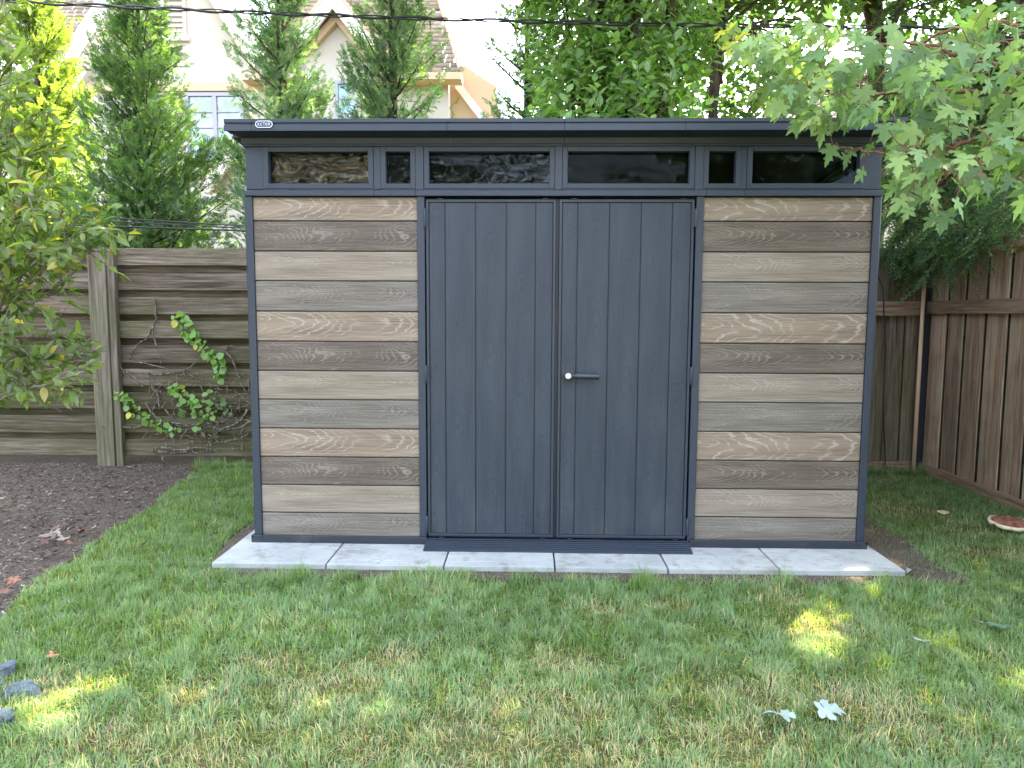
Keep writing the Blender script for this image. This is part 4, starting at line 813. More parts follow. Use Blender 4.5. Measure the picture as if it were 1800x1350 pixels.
nC = 12500; d_ = unit(r.normal(0, 1, (nC, 3))); Qc = np.array([.9, 1.7, 6.1])+d_*np.array([5.4, 2.9, 1.4])*(r.uniform(0, 1, nC)**.4)[:, None]; Qc = Qc[~visible(Qc, -60, 1860, -60, 1400) & shaded(Qc)]; nC = len(Qc)  # unseen canopy added over the shed to shade the lawn
TT, TF = T_simple(.8); V_, F_, C_ = stamp(TT, TF, Qc-np.array(mp.location), basis(unit(r.normal(0, .5, (nC, 3))+[0, 0, 1]), unit(r.normal(0, 1, (nC, 3)))), r.uniform(.13, .22, nC), greens(nC, (.055, .125, .060), (.120, .200, .095), r))
tag(link('shade_canopy', mesh_np('shade_canopy', V_, F_, M['maple'], C_), mp), kind='stuff')
nD = 3000; Qd = np.array([-1.4, 3.9, 6.7])+unit(r.normal(0, 1, (nD, 3)))*np.array([2.6, 1.5, .8])*(r.uniform(0, 1, nD)**.4)[:, None]; Qd = Qd[~visible(Qd, -60, 1860, -60, 1400) & shaded(Qd)]; nD = len(Qd)  # second unseen leaf mass, added to stop sun reaching the mulch bed
V_, F_, C_ = stamp(TT, TF, Qd-np.array(mp.location), basis(unit(r.normal(0, .5, (nD, 3))+[0, 0, 1]), unit(r.normal(0, 1, (nD, 3)))), r.uniform(.13, .22, nD), greens(nD, (.055, .125, .060), (.120, .200, .095), r))
tag(link('shade_canopy', mesh_np('shade_canopy', V_, F_, M['maple'], C_), mp), kind='stuff')
for e_ in ((-3.6, 1.9, 6.2), (-1.0, 1.2, 6.4), (1.2, 2.6, 6.2), (3.6, 2.4, 6.4), (5.4, 1.2, 6.3), (.6, .4, 6.3)): tp.append((smooth_path([(3.2, -1.0, 4.6), ((3.2+e_[0])/2, e_[1]*.4, 5.9), e_], 5), np.linspace(.05, .012, 11)))  # boughs added to carry the unseen canopy
wood(mp, tp[-6:], 'shade_canopy_boughs', M['bark'], 6)
wood(mp, [(p, np.linspace(.013, .0022, len(p))) for p in bpaths], 'branches', M['redtwig'], 6)

# ------------------------------------------------------------------ shrub at the left edge
sh = tag(empty('leafy_shrub', (-3.5, .15, 0)), 'large shrub at the left edge with pointed green and yellowing leaves on thin grey twigs', 'shrub')
r = np.random.default_rng(61)
root = np.array([-3.0, .05, 0]); tips = [(10, 20, -.5), (60, 60, -.6), (20, 150, -.7), (70, 200, -.6), (100, 235, -.5), (50, 290, -.8), (30, 380, -.8), (110, 300, -.4), (150, 370, -.5), (185, 395, -.3), (90, 420, -.7), (20, 460, -.5), (165, 440, -.2), (100, 520, -.4), (185, 610, -.2), (150, 700, -.2), (150, 590, -.3), (60, 680, -.3), (20, 590, -.5), (90, 640, -.4), (-60, 100, -.5), (-90, 300, -.4), (-40, 520, -.4), (40, 240, -.3), (5, 330, -.3), (130, 480, -.1), (60, 120, -.3), (-120, 450, 0), (-100, 0, -.3), (20, -60, -.4), (30, 100, -.9), (75, 330, -.9), (0, 420, -.9), (150, 400, -.6), (30, 520, -.7), (130, 660, -.5), (75, 395, -.2), (120, 425, -.4), (55, 345, -.2), (5, 270, -.6)]
sp_, lp2, pos, N, U, sz = [], [], [], [], [], []
for q, (a, b_, c) in enumerate(tips):
    E_ = atY(a, b_, c); h0 = np.array([-3.45+r.normal(0, .06), .15+r.normal(0, .06), r.uniform(.5, 1.2) if b_ > 250 else r.uniform(1.0, 1.7)]); mid = h0*.45+E_*.55+np.array([0, 0, .12 if b_ < 450 else .04])+r.normal(0, .05, 3)
    p = smooth_path([h0, mid, E_], 9, .006, r); sp_.append((p, np.linspace(.009, .0018, len(p))))
    subs = [p]
    for s_ in range(13):
        t = r.uniform(.35, .98); i = int(t*(len(p)-1)); d = unit(E_-mid)+r.normal(0, .55, 3); e = p[i]+unit(d)*r.uniform(.10, .26); q2 = smooth_path([p[i], (p[i]+e)/2+r.normal(0, .012, 3), e], 5); lp2.append((q2, np.linspace(.003, .0012, len(q2)))); subs.append(q2)
    for z_, q2 in enumerate(subs):
        k = 12 if z_ == 0 else 6; t = r.uniform(.35 if z_ == 0 else .2, 1, k); ii = (t*(len(q2)-1)).astype(int); base = q2[ii]; dr = unit(q2[-1]-q2[0])
        if b_ > 430: 
            kk = r.random(k) < .8; base = base[kk]; k = len(base)
        pos.append(base); U.append(unit(dr+r.normal(0, .55, (k, 3))+np.array([0, 0, -.12]))); N.append(unit(r.normal(0, .5, (k, 3))+np.array([0, -.2, .8]))); sz.append(r.uniform(.042, .088, k))
pos, N, U, sz = map(np.concatenate, (pos, N, U, sz)); n = len(pos)
cols = greens(n, (.085, .135, .032), (.165, .215, .055), r, (.36, .30, .06), .05); lowm = (pos[:, 2] < 1.25); cols = np.where((lowm & (r.random(n) < .5))[:, None], cols*np.array([1.2, 1.15, 1.9]), cols)
SV, SF = T_ovate(.42, .2, .25)
leaf_tree('s', sh, (pos, N, U, sz, cols), M['leaf'], SV, SF, 300, lambda P: visible(P))
st0 = [(smooth_path([(-3.5+r.normal(0, .05), .15+r.normal(0, .05), 0), (-3.5+r.normal(0, .08), .15+r.normal(0, .1), 1.0), (-3.5+r.normal(0, .15), .1+r.normal(0, .2), 2.3)], 5), np.linspace(.022, .008, 11)) for _ in range(6)]
wood(sh, st0, 'stems', M['twig'], 6); wood(sh, sp_, 'branches', M['twig'], 5); tag(wood(sh, lp2, 'twigs', M['twig'], 4), kind='stuff')

# ------------------------------------------------------------------ vine on the board fence
vn = tag(empty('climbing_vine', (-2.9, FY-.01, 0)), 'climbing vine with strings of round leaves and bare dead stems on the left fence', 'vine')
r = np.random.default_rng(71)
def fz(u, v, off=.03): return atY(180+u/4.354, 520+v/4.354, FY-off)
strings = [([(560, 150), (620, 210), (670, 290), (720, 345), (780, 395), (830, 450), (885, 500), (905, 560), (880, 635)], 60, 1.0), ([(75, 780), (140, 765), (200, 800), (240, 870), (300, 905), (370, 950), (430, 985), (500, 1010), (570, 1055)], 52, .85), ([(520, 712), (575, 700), (620, 760), (670, 800), (720, 850), (750, 930)], 34, .9), ([(780, 770), (850, 768)], 5, .8), ([(800, 880), (850, 860), (820, 930)], 9, .7), ([(710, 985), (770, 990)], 4, .7), ([(880, 800), (930, 830), (970, 860), (930, 880)], 12, .7), ([(640, 880), (600, 870)], 3, .9)]
pos, N, U, sz, stp, cc = [], [], [], [], [], []
for pts, k, s_ in strings:
    p = smooth_path([fz(*q, .035) for q in pts], 8, .002, r); stp.append((p, .0022)); t = np.linspace(0, 1, k); ii = (t*(len(p)-1)).astype(int); sg = np.where(np.arange(k) % 2, 1, -1)
    tang = unit(np.gradient(p, axis=0)[ii]); sd = np.cross(tang, [0, 1, 0]); base = p[ii]+sd*sg[:, None]*r.uniform(.0, .03, (k, 1))+np.array([0, -1, 0])*r.uniform(.0, .03, (k, 1))
    pos.append(base); U.append(unit(sd*sg[:, None]*.7+r.normal(0, .25, (k, 3))+np.array([0, 0, -.45]))); N.append(unit(np.array([0, -.75, .65])+r.normal(0, .22, (k, 3)))); sz.append(s_*r.uniform(.030, .078, k)*(1-.25*t)); cc.append(greens(k, (.13, .26, .05), (.22, .38, .08), r, (.5, .42, .03), .03)*(.45 if pts[0][0] == 880 else 1))
VT = np.array([(0, 0, 0), (-.34, -.02, .03), (-.56, .28, .06), (-.46, .66, .03), (0, 1, -.1), (.46, .66, .03), (.56, .28, .06), (.34, -.02, .03), (0, .45, -.02)], float); VF = np.array([(8, i, i+1) for i in range(7)]+[(8, 7, 0)])
leaf_tree('v', vn, tuple(map(np.concatenate, (pos, N, U, sz, cc))), M['leaf'], VT, VF, 175, lambda P: visible(P))
dead = [[(405, 20), (408, 150), (395, 220), (370, 260), (330, 330), (250, 390), (222, 440), (235, 500), (330, 515), (430, 540), (520, 572)], [(385, 270), (400, 350), (430, 430), (450, 520)], [(95, 480), (130, 560), (210, 600), (310, 700)], [(110, 500), (170, 590), (280, 690)], [(140, 620), (135, 690)], [(0, 640), (60, 680), (110, 720)], [(300, 590), (390, 640), (460, 690), (520, 720)], [(350, 590), (450, 600), (560, 580), (650, 560), (770, 440)],
        [(600, 560), (650, 620), (760, 630)], [(640, 590), (700, 620)], [(940, 420), (960, 390), (1020, 380)], [(940, 420), (1000, 500), (1030, 590), (1060, 640)], [(940, 600), (955, 680), (950, 760)], [(900, 640), (880, 720), (850, 760)], [(940, 780), (1000, 770), (1080, 750), (1140, 760)], [(370, 690), (430, 780), (390, 870), (420, 930), (560, 990), (640, 1000)], [(330, 820), (400, 920), (480, 980)], [(540, 790), (580, 830), (600, 900)], [(480, 870), (560, 960), (700, 1020)], [(1110, 870), (1060, 950), (980, 1000), (900, 1020), (820, 1000)],
        [(1140, 960), (1040, 1010), (900, 1040), (800, 1140)], [(1145, 1030), (1050, 1090), (900, 1120), (780, 1150)], [(480, 1010), (530, 1080), (570, 1140)], [(650, 1020), (600, 1090), (590, 1130)], [(700, 980), (780, 1060), (830, 1150)], [(870, 960), (900, 1040), (830, 1130)], [(780, 960), (860, 1000)], [(450, 1160), (600, 1180), (750, 1160), (880, 1190)], [(380, 1180), (520, 1200), (660, 1190)], [(650, 1150), (720, 1200), (850, 1180)], [(620, 1140), (700, 1100), (640, 1070)], [(350, 640), (380, 700), (470, 750)], [(515, 640), (500, 740)], [(360, 700), (365, 800)], [(430, 780), (440, 860), (500, 800)], [(1120, 640), (1125, 760)], [(1060, 830), (980, 930), (880, 980)], [(930, 1220), (950, 1270)], [(455, 1230), (480, 1290)], [(150, 1000), (240, 1010), (330, 990)], [(830, 770), (810, 900), (850, 1010)], [(700, 1050), (760, 1120)], [(1070, 1180), (1075, 1000)], [(980, 860), (1000, 920)], [(500, 960), (640, 990), (760, 975)]]
for q in dead: 
    p = smooth_path([fz(a, b_, .012+.02*rnd.random()) for a, b_ in q], 6, .0035, r); stp.append((p, np.linspace(.0085, .0036, len(p))*rnd.uniform(.6, 1.2)))
for _ in range(90):
    a, b_ = r.uniform(350, 1140), r.uniform(560, 1180); th = r.uniform(0, PI); L = r.uniform(40, 150); p = smooth_path([fz(a, b_, .02), fz(a+L*.5*math.cos(th)+r.normal(0, 12), b_+L*.5*math.sin(th), .03), fz(min(1145, a+L*math.cos(th)), min(1200, b_+L*math.sin(th)), .02)], 5, .002, r); stp.append((p, rnd.uniform(.0016, .0036)))
wood(vn, stp, 'stem', M['deadvine'], 4)

# ------------------------------------------------------------------ the house behind
M['stucco'] = plain('cream_stucco', (.40, .365, .32), .9, .2, .06, 1.2, .2, 30)
M['trim'] = plain('white_trim', (.55, .50, .45), .7, .3, .05, 2, .05)
M['trim2'] = plain('peach_trim', (.46, .34, .23), .8, .3, .06, 2, .05)
M['peach'] = plain('peach_stucco', (.46, .33, .22), .9, .2, .07, 1.2, .2, 30)
m, t, b = mat('cedar_shingle', (.3, .25, .2), .9, .15); c, rr = per_object(t, coords(t), 9); a = t.new('ShaderNodeVertexColor'); a.layer_name = 'Col'; t.put(b, 'Base Color', t.mix(t.math('MULTIPLY', t.noise(t.mapping(c, (8, 30, 30)), 1, 4), .4), a.outputs[0], (.07, .055, .05))); M['shingle'] = m
m, t, b = mat('window_frame_lilac', (.26, .25, .31), .5, .4); M['wframe'] = m
def hglass(name, colr):
    m, t, b = mat(name, colr, .05, 1.0); c = coords(t); n = t.noise(c, 2.5, 4, .6, .6); t.put(b, 'Base Color', t.mix(t.step(n, .42, .6), colr, (.10, .14, .06))); return m
M['hglass'] = hglass('house_window_glass', (.20, .30, .38)); M['bglass'] = hglass('blue_window_glass', (.12, .38, .55))
HY = 12.0
ho = tag(empty('stucco_house', (-6, HY, 0)), 'cream stucco house with steep gables and shingle roof behind the conifers', 'house')
def H(b, name, m, bevel=0, parent=None, loc=None):
    p = parent or ho; L = Vector(loc or (-6, HY, 0)); W = Vector(p.get('wl', tuple(ho.location))); o = b.build(name, m, None, bevel, loc=tuple(L)); o.parent = p; o.location = L-W; o['wl'] = tuple(L); return o
def hp(px_, py_, Y=HY): q = atY(px_, py_, Y); return (float(q[0]), float(q[2]))
ap = hp(306, -160); le = hp(133, 100); re_ = hp(479, 100)
H(MB().prism([(le[0]+.05, 0), (-1.9, 0), (-1.9, hp(800, 138)[1]), (re_[0], hp(480, 138)[1]), (re_[0], re_[1]), ap, (le[0], le[1]), (le[0]+.05, le[1]-.1)], 'y', HY, HY+.3), 'wall', M['stucco'])
H(MB().box(le[0]-6, le[0]+.05, HY+1.2, HY+1.5, 0, le[1]), 'wall', M['stucco'], loc=(-12, HY, 0))
H(MB().box(-2.2, -1.9, HY+.3, HY+8, 0, hp(800, 138)[1]), 'wall', M['stucco'], loc=(-2, HY+4, 0))
def band(p, q, wd, y0, y1, name, m, root=None):   # board along a slope in the facade plane
    p, q = Vector((p[0], 0, p[1])), Vector((q[0], 0, q[1])); d = (q-p).normalized(); nn = Vector((d.z, 0, -d.x))
    if nn.z > 0: nn = -nn
    pts = [p, q, q+nn*wd, p-Vector((0, 0, wd/max(.2, abs(d.x))))]; return H(MB().prism([(v.x, v.z) for v in pts], 'y', y0, y1), name, m, 0, root, loc=((p.x+q.x)/2, y0, (p.z+q.z)/2))
for e, s_ in ((le, -1), (re_, 1)):
    e2 = (e[0]+s_*.25, e[1]-.375); band(ap, e2, .34, HY-.45, HY-.38, 'bargeboard', M['trim']); band((ap[0], ap[1]-.38), (e2[0]-s_*.2, e2[1]-.38+.1), .16, HY-.2, HY-.002, 'rake_moulding', M['trim'])
def shingle_roof(corner, right, up, W_, L_, course, wd, seed, name='shingles', clip=None, cA_=(.17, .135, .10), cB_=(.30, .245, .18), parent=None):
    """stepped courses of separate shingles on a roof plane"""
    r = np.random.default_rng(seed); right = unit(np.array(right, float)); up = unit(np.array(up, float)); nn = np.cross(right, up); nn *= np.sign(nn[2]) or 1
    V, F, C = [], [], []; nc = int(L_/course)
    for j in range(nc):
        xs_ = np.cumsum(np.r_[r.uniform(-wd, 0), wd*r.uniform(.7, 1.3, int(W_/wd)+3)])
        for x0, x1 in zip(xs_[:-1], xs_[1:]):
            x0, x1 = max(0, x0), min(W_, x1)
            if x1-x0 < .02: continue
            if clip and not clip((x0+x1)/2, (j+.5)*course): continue
            y0 = j*course+r.uniform(-.006, .006); y1 = (j+1)*course+.03; th = .028+r.uniform(0, .008); O = np.array(corner)
            q = [O+right*(x0+.003)+up*y0+nn*th, O+right*(x1-.003)+up*y0+nn*th, O+right*(x1-.003)+up*y1+nn*.004, O+right*(x0+.003)+up*y1+nn*.004, O+right*(x0+.003)+up*y0, O+right*(x1-.003)+up*y0]
            b0 = len(V); V += q; F += [(b0, b0+1, b0+2, b0+3), (b0+4, b0+5, b0+1, b0)]; k = r.random(); C += [np.array(cA_)*(1-k)+np.array(cB_)*k]*6
    V = np.array(V); o = link(name, mesh_np(name, V-np.array((parent or ho).location), np.array(F), M['shingle'], np.array(C)), parent or ho); tag(o, kind='stuff'); return o
sl_ = np.array([0, math.cos(math.radians(52)), math.sin(math.radians(52))])
ez = hp(700, 137)[1]; xr = hp(812, 137)[0]
# main slope, hipped at its right end
shingle_roof((re_[0]-.3, HY-.35, ez), (1, 0, 0), sl_, xr-re_[0]+.3, 7.5, .155, .24, 5, clip=lambda x, y: x < (xr-re_[0]+.3)-y*.24 and not (y < .8 and hp(530, 100)[0] < x+re_[0]-.3 < hp(657, 100)[0]))
H(MB().prism([(HY+.01, ez+.41), (HY-.33+4.6, ez-.02+5.89), (HY-.33+4.6, ez-.1+5.7), (HY+.01, ez-.12)], 'x', re_[0]-.3, xr-.5), 'roof_deck', M['trim'], loc=(-4, HY, ez))
shingle_roof((le[0]-6, HY+.6, hp(100, 88)[1]), (1, 0, 0), sl_, 6.6, 7.5, .155, .24, 6, clip=lambda x, y: x < 6.0+y*.35)
for i in range(26):   # ridge tiles down the hip
    t0, t1 = i*.25, (i+1)*.25+.03; A = np.array([xr+.02, HY-.36, ez+.05]); dv = unit(np.array([-.24, sl_[1], sl_[2]])); a_, b_ = A+dv*t0, A+dv*t1
    H(MB().cyl(a_, b_, .075, .065, 6), 'hip_tile', M['trim2'] if i % 3 else M['stucco'], loc=tuple(a_))
for j in range(22):   # hip side slope seen edge-on
    pass
EAV = ((-6.2, hp(533, 100)[0]), (hp(655, 100)[0], xr+.02))
for e0, e1 in EAV: H(MB().box(e0, e1, HY-.42, HY-.002, ez-.16, ez-.02), 'eave', M['trim2'], loc=((e0+e1)/2, HY, ez))
# chimney standing on the roof
cx0, cx1 = hp(737, 0, 15)[0], hp(764, 0, 15)[0]
ch = H(MB().box(cx0, cx1, 14.6, 15.5, 7.5, 13.5), 'chimney', M['stucco'], loc=(cx0, 15, 10)); H(MB().box(cx0-.08, cx1+.08, 14.5, 15.6, 13.5, 13.8), 'chimney_cap', M['trim'], parent=ch, loc=(cx0, 15, 13.6))
# wall dormer
da, dl_, dr_ = hp(592, -8, 11.7), hp(528, 72, 11.7), hp(658, 78, 11.7)
dm = H(MB().prism([(dl_[0]+.1, 3), (dr_[0]-.1, 3), (dr_[0]-.1, dr_[1]), (da[0], da[1]-.12), (dl_[0]+.1, dl_[1])], 'y', 11.75, HY-.003), 'dormer_wall', M['stucco'], loc=(da[0], 11.8, 6))
for e, s_ in ((dl_, -1), (dr_, 1)):
    band(da, (e[0]+s_*.1, e[1]-.12), .25, 11.35, 11.42, 'bargeboard', M['trim'], dm); band((da[0], da[1]-.36), (e[0]-s_*.12, e[1]-.15), .14, 11.6, 11.748, 'rake_moulding', M['trim2'], dm)
    # its little roof slopes
    dvx = Vector((e[0]-da[0], 0, e[1]-da[1])); H(MB().prism([(da[0], da[1]+.02), (e[0]+s_*.12, e[1]-.14), (e[0]+s_*.12, e[1]-.08), (da[0], da[1]+.10)], 'y', 11.35, 14.2), 'dormer_roof', M['trim2'], 0, dm, loc=(da[0], 12.5, da[1]))
def hwindow(x0, x1, z0, z1, y, cols_, rows, gm, name='window', parent=None):
    f = H(MB().frame(x0, x1, z0, z1, .07, y-.05, y+.01), name, M['wframe'], 0, parent, loc=((x0+x1)/2, y, (z0+z1)/2))
    mu = MB(); ww = (x1-x0)/cols_
    for i in range(1, cols_): mu.box(x0+i*ww-.045, x0+i*ww+.045, y-.045, y-.004, z0, z1)
    for i in range(cols_):
        for j in range(1, rows): zz = z0+(z1-z0)*j/rows; mu.box(x0+i*ww+.045, x0+(i+1)*ww-.045, y-.035, y-.006, zz-.012, zz+.012)
    H(mu, 'muntins', M['wframe'], 0, f, loc=(x0, y, z0)); H(MB().box(x0, x1, y-.004, y+.004, z0, z1), 'pane', gm, 0, f, loc=(x0, y+.001, z0)); H(MB().box(x0-.1, x1+.1, y-.11, y-.051, z0-.14, z0-.071), 'sill', M['trim'], 0, f, loc=(x0, y, z0-.1)); return f
wz0, wz1 = hp(350, 280)[1], hp(350, 170)[1]; hwindow(hp(334, 200)[0], hp(424, 200)[0], wz0, wz1, HY-.012, 2, 4, M['hglass'])
H(MB().box(hp(130, 150)[0], hp(470, 150)[0], HY-.06, HY-.003, hp(340, 161)[1], hp(340, 146)[1]), 'string_course', M['trim2'], loc=(-7, HY, 6))
v0, v1 = hp(291, 60), hp(319, -70); H(MB().frame(v0[0], v1[0], v0[1], v1[1], .06, HY-.05, HY-.002), 'vent_frame', M['trim'], loc=(v0[0], HY, v0[1]))
vl = H(MB().box(v0[0]-.12, v1[0]+.12, HY-.09, HY-.003, v0[1]-.16, v0[1]-.062), 'vent_sill', M['trim'], loc=(v0[0], HY, v0[1]-.1))
zz = v0[1]+.02
while zz < v1[1]-.08: H(MB().prism([(HY-.045, zz), (HY-.003, zz+.05), (HY-.003, zz+.07), (HY-.045, zz+.018)], 'x', v0[0]+.001, v1[0]-.001), 'louvre', M['trim'], loc=(v0[0], HY, zz)); zz += .11
w0, w1 = hp(596, 207, 11.75), hp(622, 140, 11.75); hwindow(w0[0], w1[0], w0[1]-.5, w1[1]-.1, 11.745, 1, 4, M['bglass'], parent=dm)
# right wing: peach wall with its sloping white board, and the low porch gable at the left of the shed roof
q = [hp(*p, 12.4) for p in ((762, 137), (808, 112), (836, 128), (868, 150), (880, 205))]
H(MB().prism([(q[0][0], 3), (q[4][0]+.15, 3), q[4], q[3], q[2], q[1], q[0]], 'y', 12.4, 12.7), 'wing_wall', M['peach'], loc=(q[0][0], 12.5, 4))
band(hp(800, 133, 12.3), hp(868, 222, 12.3), .16, 12.28, 12.38, 'bargeboard', M['trim']); 
for i in range(5):
    a_, b_ = hp(806+13*i, 109+9*i, 12.4), hp(820+13*i, 118+9*i, 12.4); H(MB().cyl((a_[0], 12.5, a_[1]), (b_[0], 12.5, b_[1]), .07, .06, 6), 'hip_tile', M['trim2'], loc=(a_[0], 12.5, a_[1]))
pa, pl_ = hp(452, 215, 10), hp(372, 322, 10)
pg = H(MB().prism([(pl_[0]+.1, 0), (pa[0]+1.2, 0), (pa[0]+1.2, pa[1]-1.0), pa, (pl_[0]+.1, pl_[1])], 'y', 10.0, 10.2), 'porch_gable', M['stucco'], loc=(pa[0], 10, 2))
band(pa, (pl_[0]-.1, pl_[1]-.1), .2, 9.7, 9.8, 'bargeboard', M['trim'], pg); H(MB().prism([(pa[0], pa[1]+.02), (pl_[0]-.12, pl_[1]-.12), (pl_[0]-.12, pl_[1]-.04), (pa[0], pa[1]+.1)], 'y', 9.7, 12), 'porch_roof', M['trim2'], 0, pg, loc=(pa[0], 10, pa[1]))

# ------------------------------------------------------------------ second house on the right
h2 = tag(empty('neighbour_house', (9, 15, 0)), 'pale house with a light shingle roof glimpsed through the maple leaves', 'house')
ez2 = float(atY(1600, 215, 15)[2]); xl, xr2 = float(atY(1440, 200, 15)[0]), float(atY(2050, 200, 15)[0])
def H2(b, name, m, loc): o = b.build(name, m, None, 0, loc=loc); o.parent = h2; o.location = Vector(loc)-h2.location; return o
H2(MB().box(xl+.3, xr2, 15.3, 15.6, 0, ez2), 'wall', M['stucco'], (9, 15.4, 2)); H2(MB().box(xl+.3, xl+.6, 15.6, 22, 0, ez2), 'wall', M['stucco'], (xl+.4, 18, 2))
sl2 = np.array([0, math.cos(math.radians(35)), math.sin(math.radians(35))])
shingle_roof((xl, 14.9, ez2-.05), (1, 0, 0), sl2, xr2-xl+.3, 4.6, .16, .3, 8, parent=h2, cA_=(.26, .21, .17), cB_=(.38, .32, .26))
H2(MB().prism([(14.95, ez2-.1), (14.95+3.76, ez2-.1+2.63), (14.95+7.5, ez2-.1), ], 'x', xl+.05, xr2+.3), 'roof_deck', M['trim'], (xl, 17, ez2)); H2(MB().box(xl, xr2+.3, 14.8, 14.9, ez2-.2, ez2-.03), 'gutter', M['trim'], (xl, 14.85, ez2))
for (a_, b_) in ((1560, 1600), (1690, 1740)):
    x0, x1 = float(atY(a_, 400, 15.3)[0]), float(atY(b_, 400, 15.3)[0]); H2(MB().frame(x0, x1, 1.6, 3.0, .08, 15.24, 15.295), 'window', M['trim'], ((x0+x1)/2, 15.3, 2.3)); H2(MB().box(x0, x1, 15.285, 15.296, 1.6, 3.0), 'pane', M['hglass'], (x0, 15.29, 2.3))

# ------------------------------------------------------------------ overhead wires and their poles
def pole(x, y, h, label):
    o = tag(empty('utility_pole', (x, y, 0)), label, 'pole'); a = MB().cyl((x, y, 0), (x, y, h), .14, .10, 12).build('pole_shaft', M['bark'], None, 0, loc=(x, y, 0)); a.parent = o; a.location = (0, 0, 0)
    a = MB().box(x-.06, x+.06, y-1.0, y+1.0, h-.7, h-.58).build('crossarm', M['bark'], None, .01, loc=(x, y, h-.65)); a.parent = o; a.location = (0, 0, h-.65); return o
WY = 2.75
pole(-16.5, WY, 6.0, 'wooden utility pole carrying the wires far left'); pole(15.5, WY, 5.2, 'wooden utility pole carrying the wires far right')
wp = [atY(a, b_, WY) for a, b_ in ((40, 3), (450, 22), (900, 37), (1300, 45), (1600, 48))]
cf = np.polyfit([p[0] for p in wp], [p[2] for p in wp], 2); X = np.linspace(-16.4, 15.4, 420); Zc = np.where(X < -4.6, np.polyval(cf, -4.6)+(X+4.6)*np.polyval(np.polyder(cf), -4.6), np.where(X > 3.3, np.polyval(cf, 3.3)+(X-3.3)*np.polyval(np.polyder(cf), 3.3), np.polyval(cf, X)))
for ph in (0, PI):
    pth = np.stack([X, WY+.011*np.cos(X*9+ph), Zc+.012*np.sin(X*9+ph)], 1); V, F = tubes([(pth, .010 if ph == 0 else .0065)], 6)
    tag(link('overhead_cable', mesh_np('overhead_cable', V, F, M['cable'], smooth=True)), 'thick black overhead cable crossing above the shed roof' if ph == 0 else 'thinner strand wound round the overhead cable', 'cable')
for i, (za, zb_) in enumerate(((383, 399), (389, 402), (397, 406))):
    a_, b_ = atY(180, za, 2.5), atY(440, zb_, 2.5); sl3 = (b_[2]-a_[2])/(b_[0]-a_[0]); xx = np.linspace(-9, 1.9, 30); pth = np.stack([xx, np.full(30, 2.45+.03*i), a_[2]+(xx-a_[0])*sl3*np.where(xx > -2.5, .2, 1)], 1); V, F = tubes([(pth, (.006, .005, .008)[i])], 5)
    tag(link('low_cable', mesh_np('low_cable', V, F, M['cable'], smooth=True)), ('topmost and thinnest of three low wires above the left fence', 'middle of three low wires above the left fence', 'lowest and thickest of three low wires above the left fence')[i], 'cable')

# ------------------------------------------------------------------ small things on the ground
def shroom(loc, R, label, s_):
    root = tag(empty('mushroom', loc), label, 'mushroom'); r = np.random.default_rng(s_)
    m, t, b = mat('mushroom_cap_%s' % ('brown' if R > .06 else 'tan'), (.2, .08, .05), .85, .2); c = coords(t); rad = t.new('ShaderNodeVectorMath', operation='LENGTH'); t.put(rad, 0, c)
    n = t.noise(c, 30, 5, .7); rr = t.math('ADD', rad.outputs['Value'], t.math('MULTIPLY', t.math('SUBTRACT', n, .5), R*.25))
    t.put(b, 'Base Color', t.mix(t.step(rr, R*.80, R*.93), t.mix(t.step(n, .4, .6), (.16, .06, .04), (.32, .14, .09)) if R > .06 else (.5, .36, .2), (.72, .62, .45))); t.put(b, 'Normal', t.bump(n, .6, .01))
    na, nr = 40, 10; V, F = [], []; lob = [1+.05*math.sin(3*a+1)+.04*math.sin(7*a)+.03*math.sin(13*a) for a in np.arange(na)*2*PI/na]
    for j in range(nr+1):
        q = j/nr
        for i in range(na): a = i*2*PI/na; V.append((R*q*lob[i]**q*math.cos(a), R*q*lob[i]**q*math.sin(a)*.9, R*(.22*(1-q**2)+.10*math.sin(q*PI)*0+.06*(q > .85)+r.normal(0, .006))))
    for i in range(na): a = i*2*PI/na; V.append((R*.93*lob[i]*math.cos(a), R*.93*lob[i]*math.sin(a)*.9, -R*.10))
    for i in range(na): a = i*2*PI/na; V.append((R*.2*math.cos(a), R*.2*math.sin(a), -R*.14))
    for j in range(nr+2):
        for i in range(na): F.append((j*na+i, j*na+(i+1) % na, (j+1)*na+(i+1) % na, (j+1)*na+i))
    o = link('cap', mesh_np('cap', np.array(V), np.array(F), m, smooth=True), root); o.rotation_euler = (.10, 0, 0)
    a = MB().cyl((0, 0, -loc[2]-.005), (0, 0, -R*.05), R*.22, R*.3, 12).build('stalk', M['trim2'], root, .002); return root
q = atZ(1776, 921, .04); shroom((q[0], q[1], .045), .118, 'large flat reddish brown mushroom with a cream rim by the right fence', 1)
q = atZ(1658, 903, .02); shroom((q[0], q[1], .03), .034, 'small tan mushroom in the grass behind the larger one', 2)
def fallen(px_, py_, s_, label, rz, v, col, tilt=(0.1, .1), cat='leaf', group=None):
    q = atZ(px_, py_, .03); T, F = T_palm(v); T = T.copy(); T[:, 2] = T[:, 2]*.5+.07*np.sin(T[:, 0]*6+v)+.08*np.cos(T[:, 1]*5+v); o = link('fallen_leaf', mesh_np('fallen_leaf', T*s_, F, M['dry'], np.repeat([col], len(T), 0)), None, (q[0], q[1], .045), (tilt[0], tilt[1], rz)); return tag(o, label, cat, group)
m, t, b = mat('fallen_leaf', (.3, .3, .3), .8, .3); a = t.new('ShaderNodeVertexColor'); a.layer_name = 'Col'; c = coords(t); t.put(b, 'Base Color', t.mix(t.math('MULTIPLY', t.noise(c, 60, 3), .3), a.outputs[0], (.1, .12, .1))); M['dry'] = m
SG = (.24, .31, .28)
fallen(1385, 1262, .088, 'pale silvery maple leaf lying in the lawn, left of a close pair', 1.9, 2, SG)
